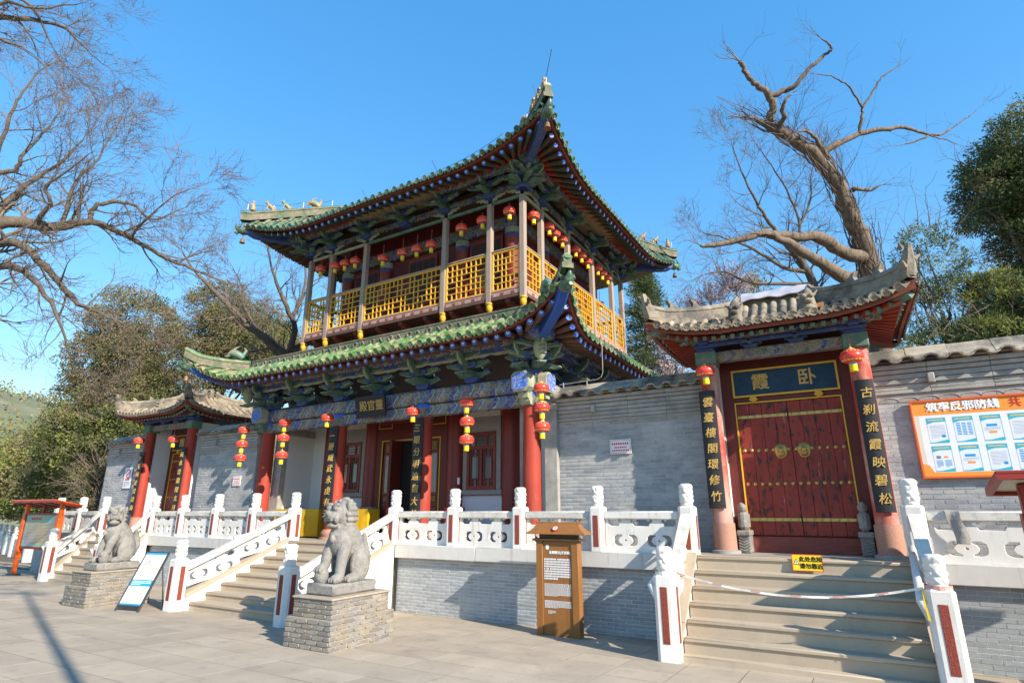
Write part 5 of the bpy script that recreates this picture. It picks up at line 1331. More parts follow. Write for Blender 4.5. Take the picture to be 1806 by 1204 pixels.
q=MB(); c=(xs_-.20,1.56); q.add([(c[0]+.035*math.cos(a),yy,c[1]+.035*math.sin(a)) for a in [2*PI*i/12 for i in range(12)]],[tuple(range(12))]); q.add([(c[0]-.03,yy-.001,c[1]-.05),(c[0]+.03,yy-.001,c[1]-.05),(c[0]+.03,yy-.001,c[1]-.02),(c[0]-.03,yy-.001,c[1]-.02)],[(0,1,2,3)]); part('round_emblem',q,[m_whitext],t,ang=0)
q=MB(); Mr=Matrix.Translation((xs_,ys_-.135,1.875))@Matrix.Rotation(R(-48),4,'X')@Matrix.Rotation(PI/2,4,'X')@Matrix.Rotation(R(-10),4,'X')
Mr=Matrix.Translation((xs_,ys_-.140,1.885))@Matrix.Rotation(R(40),4,'X')
ci=lambda r,z:[(r*math.cos(2*PI*i/20),r*math.sin(2*PI*i/20),z) for i in range(20)]
q.add(ci(.062,.012),[tuple(range(20))],0,Mr); q.add(ci(.047,.014),[tuple(range(20))],1,Mr); q.add([(-.008,-.035,.016),(.008,-.035,.016),(.02,.03,.016),(.0,.035,.016)],[(0,1,2,3)],0,Mr); q.add([(-.03,-.02,.016),(-.012,-.02,.016),(-.005,.02,.016)],[(0,1,2)],2,Mr)
part('warning_roundel',q,[m_redink,m_paper,m_ink],t,ang=0)
# white notices on the walls
def notice(label,x0,x1,z0,z1,y,rows_,border=True):
    t=thing('wall_notice',label,'notice',((x0+x1)/2,y,z0))
    part('plate',MB().cbox(x0,x1,y-.012,y+.004,z0,z1,.003),[m_paper],t)
    q=MB(); yy=y-.0135; w=x1-x0; h=z1-z0
    if border:
        for a,b,c,d in ((x0+.02,x1-.02,z0+.02,z0+.028),(x0+.02,x1-.02,z1-.028,z1-.02),(x0+.02,x0+.028,z0+.03,z1-.03),(x1-.028,x1-.02,z0+.03,z1-.03)): q.add([(a,yy,c),(b,yy,c),(b,yy,d),(a,yy,d)],[(0,1,2,3)])
    for f,a,b,k,hh in rows_:
        n=k; s=x0+w*a; e=x0+w*b; c=(e-s)/n; z=z1-h*f
        for i in range(n): q.add([(s+i*c,yy,z-hh/2),(s+i*c+c*.68,yy,z-hh/2),(s+i*c+c*.68,yy,z+hh/2),(s+i*c,yy,z+hh/2)],[(0,1,2,3)])
    part('red_print',q,[m_redink],t,ang=0); return t
notice('white notice with three rows of red characters on the wall right of the hall',-4.46,-3.98,3.385,3.695,12.07,[(.30,.10,.90,8,.045),(.55,.22,.80,7,.034),(.76,.10,.92,10,.036)])
notice('white notice with red characters on the wall left of the hall',-17.35,-16.95,2.98,3.28,12.07,[(.30,.12,.88,7,.045),(.55,.2,.8,6,.034),(.76,.12,.9,8,.036)])
t=notice('no smoking sign on the grey wall left of the left gate',-23.90,-23.40,3.02,3.78,12.07,[(.56,.2,.8,4,.09)],False)
q=MB(); ring=lambda r:[(-23.65+r*math.cos(2*PI*i/24),12.056,3.56+r*math.sin(2*PI*i/24)) for i in range(25)]
q.strip([ring(.16),ring(.125)]); q.box(-.15,.15,-.001,.001,-.018,.018,0,Matrix.Translation((-23.65,12.055,3.56))@Matrix.Rotation(R(-45),4,'Y')); part('prohibition_ring',q,[m_redink],t,ang=0)
q=MB(); q.box(-23.75,-23.57,12.0545,12.0555,3.545,3.575); lines(q,-23.85,-23.45,3.08,3.28,4,12.0555,.02); part('black_print',q,[m_ink],t,ang=0)
notice('narrow red notice half hidden by the couplet board of the left gate',-23.28,-23.06,3.0,3.72,12.07,[(.2,.1,.9,3,.14),(.45,.1,.9,3,.14),(.7,.1,.9,3,.14)],False)
# yellow danger sign at the top of the right stairs
t=thing('danger_sign','small yellow danger sign lying against the top step of the right gate','sign',(-.79,10.84,1.28))
Md=T(-.79,10.855,1.41,0,rx=R(-8)); part('plate',MB().cbox(-.22,.22,-.008,.004,-.125,.125,.003),[m_yelink],t,Md)
text('lettering','此处危险',.085,m_black,t,Md@Matrix.Translation((.055,-.010,.048))@FRONT,.002,.002); text('lettering','请勿靠近',.085,m_black,t,Md@Matrix.Translation((.055,-.010,-.055))@FRONT,.002,.002)
q=MB(); q.add([(-.205,-.010,-.03),(-.115,-.010,-.03),(-.16,-.010,.06)],[(0,1,2)],1,Md); q.add([(-.19,-.0105,-.02),(-.13,-.0105,-.02),(-.16,-.0105,.043)],[(0,1,2)],0,Md); q.box(-.164,-.156,-.012,-.0105,-.005,.022,1,Md); q.box(-.164,-.156,-.012,-.0105,-.014,-.008,1,Md)
for a,b,c,d in ((-.22,.22,-.125,-.117),(-.22,.22,.117,.125),(-.22,-.212,-.117,.117),(.212,.22,-.117,.117)): q.box(a,b,-.011,-.008,c,d,2,Md)
part('warning_triangle',q,[m_paper,m_black,m_redink],t,ang=0)
# orange billboard
x0,x1,z0,z1,yb=1.06,5.0,2.72,4.03,12.06
t=thing('billboard','large orange framed billboard with rows of blue printed sheets on the right wall','billboard',((x0+x1)/2,yb,z0))
part('panel',MB().box(x0+.02,x1-.02,yb-.03,yb,z0+.02,z1-.02),[m_paper],t,ang=0)
q=MB()
for a,b,c,d in ((x0,x1,z0,z0+.035),(x0,x1,z1-.035,z1),(x0,x0+.035,z0+.035,z1-.035),(x1-.035,x1,z0+.035,z1-.035)): q.cbox(a,b,yb-.055,yb+.01,c,d,.006)
part('frame',q,[m_orange],t)
q=MB(); y1_=yb-.0315; q.add([(x0+.03,y1_,z1-.26),(x1-.03,y1_,z1-.26),(x1-.03,y1_,z1-.03),(x0+.03,y1_,z1-.03)],[(0,1,2,3)],0); q.add([(x0+.03,y1_,z0+.03),(x1-.03,y1_,z0+.03),(x1-.03,y1_,z0+.10),(x0+.18,y1_,z0+.10),(x0+.12,y1_,z0+.22),(x0+.03,y1_,z0+.24)],[(0,1,2,3,4,5)],0)
q.add([(x0+.03,y1_,z0+.23),(x0+.10,y1_,z0+.23),(x0+.10,y1_,z1-.26),(x0+.03,y1_,z1-.26)],[(0,1,2,3)],1); part('orange_print',q,[m_orgink,m_signpale],t,ang=0)
text('heading_outline','筑牢反邪防线',.165,m_whitext,t,T(x0+.72,yb-.033,z1-.14)@FRONT,.001,.008,spacing=1.0); text('heading','筑牢反邪防线',.165,m_redink,t,T(x0+.72,yb-.036,z1-.14)@FRONT,.001,.0015,spacing=1.0)
text('heading','共',.165,m_redink,t,T(x0+1.42,yb-.036,z1-.14)@FRONT,.001,.0015)
for r in range(2):
    for c in range(10):
        a=x0+.20+c*.365; b=a+.265; d=z1-.31-r*.47; e=d-.42
        if b>x1-.1: continue
        q=MB(); y2=yb-.032; Q=lambda a_,b_,c_,d_,mi,y=y2: q.add([(a_,y,c_),(b_,y,c_),(b_,y,d_),(a_,y,d_)],[(0,1,2,3)],mi)
        Q(a,b,e,d,0); y2-=.001; q.add([(a,y2,d-.10),(a+.10,y2,d-.07),(b,y2,d-.07),(b,y2,d),(a,y2,d)],[(0,1,2,3,4)],1); q.add([(a,y2,e),(b,y2,e),(b,y2,e+.055),(a+.08,y2,e+.015),(a,y2,e+.012)],[(0,1,2,3,4)],1)
        Q(b-.006,b,e+.05,d-.07,1,y2); Q(a+.02,b-.03,d-.045,d-.025,3,y2-.001)
        k=(r*10+c)%6
        if k==1:
            for i in range(3):
                for j in range(8): Q(a+.03+i*.075,a+.085+i*.075,d-.12-j*.026,d-.105-j*.026,2,y2)
        elif k in (2,5): Q(a+.06,a+.20,d-.19,d-.15,2,y2); Q(a+.08,a+.18,d-.30,d-.265,4,y2); lines(q,a+.03,b-.03,d-.26,d-.20,4,y2,.004,mi=5)
        elif k==4: Q(a+.04,a+.10,d-.21,d-.16,5,y2); Q(a+.14,a+.20,d-.20,d-.17,4,y2); lines(q,a+.03,a+.12,e+.07,d-.23,6,y2,.011,mi=2); lines(q,a+.145,b-.03,e+.07,d-.23,6,y2,.011,mi=2)
        else: lines(q,a+.03,b-.03,e+.08,d-.12,10,y2,.005,mi=5); Q(b-.09,b-.04,e+.09,e+.13,(2,4)[k%2],y2)
        part('printed_sheet',q,[flat('sheet paper',(.70,.74,.80)) if not bpy.data.materials.get('sheet paper') else bpy.data.materials['sheet paper'],m_tealink,m_blueink,m_lampgold,m_orgink,m_ink],t,ang=0)
# roofed notice boards
def notice_board(label,M,main,under,face,nbars):
    t=thing('notice_board',label,'notice board',tuple(M.translation),0)
    WM[t.name]=M; t.matrix_basis=M
    P=lambda n,m,mats,ang=38: part(n,m,mats,t,M,ang)
    for s in (-1,1):
        P('post',MB().cbox(s*1.05-.06,s*1.05+.06,-.06,.06,0,2.28,.01),[main]); P('foot',MB().cbox(s*1.05-.16,s*1.05+.16,-.16,.16,-.02,.05,.01),[m_steel])
        P('post_sleeve',MB().cbox(s*1.05-.085,s*1.05+.085,-.085,.085,.55,1.95,.01),[main])
    q=MB()
    for a,b,c,d in ((-.97,.97,.85,.93),(-.97,.97,1.93,2.0),(-.97,-.92,.93,1.93),(.92,.97,.93,1.93)): q.cbox(a,b,-.05,.05,c,d,.008)
    P('frame',q,[m_signred if main is m_orange else main]); P('panel',MB().box(-.92,.92,-.03,.03,.93,1.93),[face],0)
    q=MB(); lines(q,-.6,.6,1.77,1.85,1,-.032,.08,chars=11); lines(q,-.75,.75,1.0,1.68,15,-.032,.014); P('printed_text',q,[nbars],0)
    Mr=Matrix.Translation((0,0,2.3))@Matrix.Rotation(R(-11),4,'X')@Matrix.Translation((0,0,-2.3))
    q=MB(); q.cbox(-1.35,1.35,-.42,.46,2.30,2.34,.008,0,Mr); P('roof_plate',q,[main],30)
    q=MB()
    for a,b in ((-1.35,-1.29),(1.29,1.35),(-.03,.03),(-.70,-.65),(.65,.70)): q.box(a,b,-.42,.46,2.24,2.30,0,Mr)
    q.box(-1.29,1.29,-.42,-.37,2.24,2.30,0,Mr); q.box(-1.29,1.29,.41,.46,2.24,2.30,0,Mr); P('roof_rib',q,[m_signred if main is m_orange else main],0)
    P('roof_lining',MB().box(-1.29,1.29,-.37,.41,2.29,2.299,0,Mr),[under],0)
    q=MB()
    for x in (-1.05,0,1.05): q.cbox(x-.045,x+.045,-.04,.04,2.0,2.27,.006)
    P('roof_strut',q,[m_signred if main is m_orange else main])
    return t
m_face=MAT('sky landscape print',(.10,.36,.46),.5,.25,.8,0,hue=(.34,.42,.22))
notice_board('orange roofed notice board with blue poster at the far left',T(-24.72,10.05,gz(10.05),0,1.19,1.0,1.05),m_orange,m_signpale,m_face,m_redink)
notice_board('dark red roofed notice board cut by the right picture edge',T(2.98,9.65,gz(9.65),0,1.06,1.06,1.08),m_signred,m_signpale,m_paper,m_ink)
# folding poster stand in front of the left lion
a0=Vector((-14.02,7.39,gz(7.39))); a1=Vector((-13.40,7.52,gz(7.5))); mid=(a0+a1)/2; az=math.atan2(a1.y-a0.y,a1.x-a0.x); Wp=(a1-a0).length
t=thing('poster_stand','folding poster stand with blue and white pictures beside the left lion','poster stand',tuple(mid),az)
Mp=T(mid.x,mid.y,mid.z,az,rx=R(-26)); P=lambda n,m,mats: part(n,m,mats,t,Mp,0); w=Wp/2; Hh=1.28
q=MB()
for s in (-1,1): q.box(s*w-.018,s*w+.018,-.018,.018,0,Hh)
q.box(-w,w,-.014,.014,.10,.13); q.box(-w,w,-.014,.014,Hh-.03,Hh-.002); P('frame',q,[m_steel]); P('panel',MB().box(-w+.018,w-.018,-.012,.006,.13,Hh-.03),[m_paper])
q=MB(); yq=-.0135; Q=lambda a,b,c,d,mi,y=yq: q.add([(a,y,c),(b,y,c),(b,y,d),(a,y,d)],[(0,1,2,3)],mi)
Q(-w+.018,w-.018,Hh-.07,Hh-.03,0); Q(-w+.018,w-.018,.52,.66,0); Q(-w+.018,w-.018,.13,.16,0); Q(-.006,.006,.16,.52,0); Q(-.006,.006,.66,Hh-.07,0)
Q(-w+.04,-.02,.68,Hh-.09,1,yq+.0003); lines(q,.03,w-.05,.70,.85,5,yq,.012,mi=2)
for i in range(3): q.add([(.06+i*.07+.02*math.cos(a),yq,.92+.025*math.sin(a)) for a in [2*PI*k/8 for k in range(8)]],[tuple(range(8))],3)
q.tube([(-.20,yq,.80),(-.17,yq,.98),(-.10,yq,1.08),(-.05,yq,1.02),(-.07,yq,.92)],.012,4,4)
for i in range(2):
    for j in range(2):
        for k in range(2): q.tube([(-w*.62+i*w*1.1+k*.07,yq,.27+j*.15),(-w*.56+i*w*1.1+k*.07,yq,.31+j*.15)],.012,4,4)
lines(q,-w+.05,w-.05,.54,.64,3,yq-.001,.016,mi=5,chars=16); P('printed_picture',q,[m_blueink,m_signpale,m_redink,m_orgink,m_ink,m_whitext])
bk=MB(); top=Mp@Vector((0,0,Hh*.78)); back=mid+Vector((-math.sin(az),math.cos(az),0))*.62; back.z=gz(back.y)
for s in (-1,1):
    d=Vector((math.cos(az),math.sin(az),0))*w*s; bk.tube([top+d,back+d],.013,5)
bk.tube([back+Vector((math.cos(az),math.sin(az),0))*w*.95+Vector((0,0,.18)),back-Vector((math.cos(az),math.sin(az),0))*w*.95+Vector((0,0,.18))],.010,5)
part('back_legs',bk,[m_steel],t)
# tables with yellow cloths in the porch
def table(label,x0,x1,y0,y1):
    t=thing('draped_table',label,'table',((x0+x1)/2,(y0+y1)/2,ZT),group='tables with yellow cloths in the porch')
    part('table_top',MB().cbox(x0+.03,x1-.03,y0+.03,y1-.03,2.20,2.25,.005),[m_brown],t)
    for x in (x0+.06,x1-.06):
        for y in (y0+.06,y1-.06): part('leg',MB().box(x-.025,x+.025,y-.025,y+.025,ZT,2.20),[m_brown],t)
    q=MB(); rows=[[],[]]; N=60
    per=[(x0,y0),(x1,y0),(x1,y1),(x0,y1)]
    for e in range(4):
        (a,b),(c,d)=per[e],per[(e+1)%4]
        for i in range(16):
            f=i/16; x=a+(c-a)*f; y=b+(d-b)*f; nx,ny=(d-b),-(c-a); L=math.hypot(nx,ny); wv=.012*math.sin(i*1.9)+.008*math.sin(i*4.1); rows[0].append((x,y,2.262)); rows[1].append((x+nx/L*(wv+.012),y+ny/L*(wv+.012),1.50))
    q.strip(rows,close=True); q.f.append(tuple(range(64))); q.m.append(0); part('cloth',q,[m_ycloth],t,ang=60)
table('long table with yellow cloth in the left end of the hall porch',-15.45,-13.55,12.30,12.85); table('yellow draped table behind the near lion at the hall entrance',-13.22,-11.75,12.42,12.9)
b=part('fire_box',MB().cbox(-9.35,-8.85,12.7,12.95,ZT,2.30,.01),[m_redink]); tag(b,'red fire equipment box on the porch behind the balustrade','box')
b=part('door_stone',MB().cbox(-12.62,-12.15,12.95,13.25,ZT,2.32,.03).cbox(-12.70,-12.08,12.9,13.28,ZT,1.80,.03),[m_lion]); tag(b,'grey stone block beside the left hall door','stone block')
# tape, rag, conduit
def cat_line(a,b,sag,n=24): return [a.lerp(b,i/n)+Vector((0,0,-sag*4*(i/n)*(1-i/n))) for i in range(n+1)]
a=Vector((-2.50,9.40,1.30)); b_=Vector((.60,9.40,1.27)); pts=cat_line(a,b_,.21)
q=MB(); q.strip([[tuple(p+Vector((0,.004*math.sin(i),.015))) for i,p in enumerate(pts)],[tuple(p+Vector((0,-.008*math.cos(i*1.3),-.015))) for i,p in enumerate(pts)]])
for i in range(0,22,4): p=pts[i]; r=pts[i+1]; q.add([tuple(p+Vector((0,-.012,.016))),tuple(r+Vector((0,-.012,.016))),tuple(r+Vector((0,-.012,-.004))),tuple(p+Vector((0,-.012,-.004)))],[(0,1,2,3)],1)
for x in (-2.68,.76):
    q.strip([[(x+.15*math.cos(t_),9.4+.15*math.sin(t_),1.29+dz) for t_ in [2*PI*i/16 for i in range(17)]] for dz in (-.025,.025)],0 if x<0 else 1)
q.strip([[(.575,9.26,1.28),(.595,9.25,1.28)],[(.57,9.24,1.1),(.59,9.24,1.1)],[(.585,9.24,.92),(.61,9.24,.90)]],2)
o=part('barrier_tape',q,[m_tape,flat('faded red tape print',(.62,.30,.26)),m_yelink],ang=0); tag(o,'pale barrier tape strung between the posts of the right gate stairs','tape')
q=MB(); rows=[]
for i in range(15):
    t_=i/14; row=[]
    for j in range(5):
        u=j/4; x=1.13+u*.17+.02*math.sin(9*t_); 
        if t_<.4: y,z=11.16-(t_/.4)*.16,2.215+.01*math.sin(6*u)
        else: y,z=10.985-.02*math.sin(5*u+6*t_),2.215-(t_-.4)*.78
        row.append((x+(.08*t_ if t_>.4 else 0),y,z))
    rows.append(row)
q.strip(rows); q.strip([[(a_,b2+.012,c_-.008) for a_,b2,c_ in r] for r in rows][::-1]); o=part('rag',q,[m_cloth],ang=60); tag(o,'grey rag hung over the rail right of the gate stairs','rag')
q=MB().tube([(-4.59,12.2,5.9),(-4.60,12.2,5.26),(-4.64,12.2,5.16),(-4.74,12.2,5.11),(-5.7,12.2,5.08)],.010,6)
for x in (-5.0,-5.6): q.tube([(x,12.2,5.0),(x,12.2,5.12)],.014,6)
o=part('conduit',q,[m_corn]); tag(o,'white electric conduit running along the top of the wall beside the hall','pipe')
# lamp post out of view on the right; its long shadow crosses the plaza
t=thing('lamp_post','tall grey lamp post behind the viewer whose shadow crosses the plaza','lamp post',(4.0,-.2,gz(-.2)))
part('pole',MB().lathe([(.15,0),(.15,.1),(.085,.12),(.075,6),(.055,13.5)],16,M=T(4.0,-.2,gz(-.2)-.02)),[m_steel],t); part('lamp_arm',MB().tube([(4.0,-.2,13.7),(4.2,-1.3,14.1),(4.5,-2.3,14.2)],.05,8),[m_steel],t); part('lamp_head',MB().cbox(4.3,4.7,-3.0,-2.2,14.12,14.24,.03),[m_steel],t)
# ---------------------------------------------------------------- trees
LIMB_A=[[(-16.32,4.49,1.04,0.400),(-15.71,4.06,2.63,0.360),(-15.32,3.71,4.29,0.320),(-14.38,3.61,6.17,0.270),(-13.79,3.74,7.51,0.200),(-13.46,4.23,7.69,0.170),(-13.30,4.65,7.79,0.145),(-12.98,5.00,8.01,0.110),(-12.65,5.62,7.80,0.085),(-12.37,6.35,7.53,0.065),(-12.14,6.89,7.41,0.045),(-12.00,7.48,7.31,0.025)],
 [(-13.01,4.98,7.99,0.085),(-13.07,4.98,8.27,0.075),(-12.97,5.09,8.46,0.070),(-12.65,5.48,8.57,0.055),(-12.47,5.90,8.32,0.035),(-12.20,6.20,8.61,0.020)],
 [(-14.14,3.68,7.09,0.170),(-13.21,3.96,7.13,0.130),(-12.70,4.30,6.65,0.100),(-12.44,4.76,6.08,0.075),(-12.29,5.13,5.94,0.050),(-12.24,5.56,5.83,0.030)],
 [(-14.48,3.56,6.17,0.160),(-13.35,3.64,6.42,0.120),(-12.31,3.78,6.36,0.090),(-11.71,4.07,5.81,0.060),(-11.53,4.37,5.24,0.035),(-11.72,4.68,4.72,0.020)],
 [(-13.87,3.66,7.62,0.120),(-13.80,3.85,8.22,0.090),(-13.61,4.13,8.79,0.065),(-13.32,4.38,9.24,0.045),(-13.18,4.60,9.90,0.020)],
 [(-14.13,3.62,6.58,0.160),(-13.87,3.44,8.26,0.110),(-13.67,3.57,8.57,0.080),(-13.50,3.74,8.70,0.065),(-13.37,3.74,8.92,0.055),(-13.28,3.94,9.57,0.035),(-13.19,4.10,10.28,0.018)],
 [(-13.79,3.46,7.63,0.100),(-13.46,3.40,9.06,0.060),(-13.27,3.37,9.47,0.050),(-13.25,3.39,9.81,0.042),(-13.19,3.43,10.14,0.035),(-13.04,3.56,10.72,0.020),(-12.94,3.75,11.04,0.012)],
 [(-13.31,4.64,7.80,0.075),(-13.25,4.63,8.63,0.055),(-13.15,4.69,8.99,0.045),(-13.08,4.85,9.34,0.035),(-13.02,4.94,9.88,0.025),(-12.98,5.09,10.55,0.012)],
 [(-13.46,4.23,7.69,0.080),(-12.90,4.21,7.99,0.060),(-12.80,4.06,8.26,0.045),(-12.28,4.15,8.52,0.030),(-11.85,4.28,8.83,0.015)],
 [(-12.65,5.62,7.80,0.050),(-12.03,5.54,8.01,0.035),(-11.51,5.69,8.46,0.022),(-11.10,5.95,8.74,0.012)]]
LIMB_B=[[(-11.22,1.65,4.91,0.300),(-10.73,1.40,6.47,0.260),(-10.19,1.35,7.53,0.200),(-9.59,1.59,8.18,0.130),(-9.14,1.95,8.62,0.070),(-8.72,2.40,8.71,0.035),(-8.62,2.60,8.61,0.025),(-8.55,2.82,8.45,0.017),(-8.44,3.06,8.31,0.008)],
 [(-9.58,1.57,8.25,0.080),(-8.99,1.87,8.72,0.040),(-8.72,2.15,8.74,0.028),(-8.31,2.53,8.99,0.012)],
 [(-9.36,1.60,8.91,0.070),(-8.83,2.04,8.87,0.040),(-8.85,2.37,8.57,0.022),(-8.80,2.62,8.25,0.012),(-8.77,2.79,8.19,0.006)],
 [(-9.32,1.72,8.25,0.060),(-8.82,1.94,8.10,0.035),(-8.52,2.16,7.96,0.018),(-8.36,2.33,7.75,0.008)]]
LIMB_C=[[(-20.47,17.16,5.54,0.400),(-20.55,16.56,7.19,0.360),(-20.66,16.01,8.61,0.320),(-20.81,15.54,9.03,0.260),(-21.00,15.07,9.40,0.220),(-21.23,14.47,9.72,0.180),(-21.54,13.68,10.45,0.140),(-21.88,13.04,11.06,0.100),(-22.07,12.38,11.61,0.060),(-22.14,11.73,12.33,0.030)],
 [(-20.66,16.01,8.61,0.220),(-20.16,16.37,9.10,0.180),(-19.79,16.85,9.74,0.140),(-19.46,17.23,10.59,0.100),(-19.16,17.50,11.72,0.060)],
 [(-20.70,16.07,8.38,0.200),(-19.92,15.85,9.62,0.150),(-19.84,15.21,10.57,0.120),(-19.87,14.71,11.31,0.090),(-19.80,14.26,12.03,0.060),(-19.79,13.85,12.90,0.030)],
 [(-19.94,15.64,10.21,0.120),(-19.67,15.77,10.98,0.090),(-19.48,15.78,12.01,0.060),(-19.67,15.47,13.29,0.030)],
 [(-21.00,15.07,9.40,0.100),(-21.67,14.49,10.68,0.070),(-21.79,14.40,11.46,0.050),(-22.21,14.04,12.48,0.020)]]
LIMB_D=[[(0.96,16.71,4.90,0.620),(1.14,16.17,6.79,0.600),(1.16,15.77,8.00,0.580),(1.07,15.38,8.62,0.500),(0.89,15.02,9.04,0.440),(0.73,14.57,9.71,0.400),(0.38,14.03,10.38,0.340),(-0.09,13.52,10.73,0.280),(-0.54,13.05,10.99,0.220),(-0.78,12.87,11.10,0.100)],
 [(-0.47,13.07,11.05,0.170),(-0.36,12.91,11.35,0.140),(-0.43,12.68,11.54,0.120),(-0.62,12.51,11.73,0.100),(-0.77,12.36,11.92,0.090),(-0.84,12.24,12.16,0.085),(-0.89,12.17,12.27,0.050)],
 [(-0.40,12.73,11.47,0.120),(-0.13,12.85,11.58,0.100),(0.20,12.88,11.68,0.085),(0.56,12.86,11.99,0.070),(0.80,12.92,12.21,0.060),(0.99,12.89,12.28,0.050),(0.97,12.83,12.41,0.040),(0.83,12.71,12.53,0.020)],
 [(-0.33,13.21,10.87,0.100),(-0.15,13.03,10.99,0.085),(-0.16,12.85,11.15,0.075),(-0.06,12.75,11.27,0.060),(0.09,12.79,11.41,0.015)],
 [(0.37,14.04,10.31,0.150),(0.78,14.27,10.69,0.120),(1.37,14.62,11.02,0.100),(1.93,15.00,11.18,0.085),(2.38,15.34,11.30,0.070),(2.76,15.80,11.29,0.055),(3.14,16.14,11.30,0.045),(3.67,16.55,11.71,0.030),(4.00,16.76,11.99,0.018),(4.32,16.96,12.30,0.006)],
 [(1.37,14.62,11.02,0.070),(1.48,14.54,11.43,0.055),(1.57,14.51,11.68,0.045),(1.88,14.54,12.13,0.035),(2.10,14.57,12.39,0.030),(2.38,14.67,12.56,0.018)],
 [(1.53,14.51,11.62,0.050),(1.40,14.23,11.85,0.038),(1.22,13.94,12.04,0.030),(0.94,13.63,12.15,0.022),(0.62,13.34,12.12,0.015)],
 [(2.90,15.91,11.21,0.040),(2.52,15.64,11.01,0.030),(2.19,15.38,10.86,0.010)],
 [(2.93,15.93,11.21,0.030),(3.25,16.24,11.19,0.022),(3.60,16.59,11.12,0.008)],
 [(0.61,14.18,10.31,0.100),(0.43,13.72,10.65,0.070),(0.22,13.45,10.75,0.050),(0.01,13.24,10.64,0.020)],
 [(1.00,15.50,8.15,0.280),(0.54,14.85,8.22,0.240),(0.11,14.18,8.41,0.200),(-0.35,13.72,8.28,0.170),(-0.89,13.07,8.22,0.150),(-1.46,12.69,8.01,0.110),(-2.01,12.31,7.86,0.080),(-2.18,12.20,7.88,0.030)],
 [(0.99,15.68,7.25,0.300),(0.55,14.87,7.49,0.250),(0.13,14.20,7.69,0.210),(-0.33,13.61,7.94,0.170),(-0.66,13.23,8.14,0.130),(-0.89,12.97,8.17,0.050)],
 [(1.00,14.76,9.65,0.100),(1.12,14.71,9.63,0.080),(1.42,14.89,9.61,0.055),(1.65,14.98,9.71,0.020)]]
LIMB_F=[[(-0.31,23.31,7.39,0.350),(-0.11,22.75,9.38,0.300),(-0.29,22.23,10.57,0.250),(-0.64,21.80,11.27,0.200),(-1.07,21.31,11.96,0.140),(-1.42,20.87,12.66,0.100),(-1.74,20.39,13.55,0.070),(-1.95,19.93,14.55,0.040),(-2.04,19.67,15.14,0.020)],
 [(-0.29,22.23,10.57,0.160),(-1.07,21.72,10.77,0.120),(-1.88,21.05,11.37,0.090),(-2.72,20.43,11.76,0.060),(-3.41,19.97,11.96,0.030)],
 [(-0.64,21.80,11.27,0.120),(-0.33,21.88,12.26,0.090),(-0.46,21.67,13.36,0.070),(-0.93,21.09,14.64,0.045),(-1.36,20.66,15.51,0.020)],
 [(-0.33,21.88,12.26,0.090),(0.18,22.04,13.36,0.070),(0.30,21.93,14.23,0.040),(0.58,21.98,14.90,0.020)],
 [(-0.11,22.75,9.38,0.200),(1.11,23.50,10.97,0.150),(2.42,24.43,12.22,0.100),(3.18,24.82,13.41,0.060),(3.53,24.94,14.36,0.030)],
 [(-0.08,22.49,10.17,0.140),(-2.02,20.95,10.02,0.100),(-2.81,20.14,10.33,0.060),(-3.49,19.57,10.16,0.030)],
 [(1.11,23.50,10.97,0.100),(2.15,23.79,12.95,0.060),(2.73,23.90,14.30,0.035),(3.01,23.85,14.93,0.015)]]
def rv(rs): 
    v=rs.normal(size=3); return v/np.linalg.norm(v)
LIMB_D=[[(a,b,c,r*(.43 if i==0 else .62)) for a,b,c,r in l] for i,l in enumerate(LIMB_D)]
LIMB_F=[[(a,b,c,r*.55) for a,b,c,r in l] for i,l in enumerate(LIMB_F) if i not in (4,6)]
LIMB_C=[[(a,b,c,r*.8) for a,b,c,r in l] for l in LIMB_C]
LIMB_B=[[(a,b,c,r*.55) for a,b,c,r in l] for l in LIMB_B]
LIMB_A=[[(a,b,c,r*.62) for a,b,c,r in l] for l in LIMB_A]
class Twigs:
    """collects thin tapered tubes and builds them as one mesh"""
    def __init__(s): s.segs=[]
    def path(s,pts,rad): s.segs.append((np.array(pts),np.array(rad)))
    def mesh(s,name,mat,n=3):
        V=[];F=[];b=0
        for P,Rr in s.segs:
            k=len(P); d=np.gradient(P,axis=0); d/=np.linalg.norm(d,axis=1)[:,None]+1e-9
            a=np.cross(d,[.13,.27,.95]); a/=np.linalg.norm(a,axis=1)[:,None]+1e-9; c=np.cross(d,a)
            t=2*np.pi*np.arange(n)/n
            ring=P[:,None,:]+Rr[:,None,None]*(a[:,None,:]*np.cos(t)[None,:,None]+c[:,None,:]*np.sin(t)[None,:,None]); V.append(ring.reshape(-1,3))
            j=np.arange(k-1)[:,None]*n; i=np.arange(n)[None,:]; i2=(i+1)%n
            F.append(np.stack([b+j+i,b+j+i2,b+j+n+i2,b+j+n+i],-1).reshape(-1,4)); b+=k*n
        V=np.concatenate(V); F=np.concatenate(F); me=bpy.data.meshes.new(name)
        me.vertices.add(len(V)); me.vertices.foreach_set('co',V.astype(np.float32).ravel()); me.loops.add(F.size); me.loops.foreach_set('vertex_index',F.astype(np.int32).ravel())
        me.polygons.add(len(F)); me.polygons.foreach_set('loop_start',np.arange(0,F.size,4,dtype=np.int32)); me.polygons.foreach_set('use_smooth',np.ones(len(F),dtype=bool)); me.materials.append(mat); me.update(calc_edges=True); return me
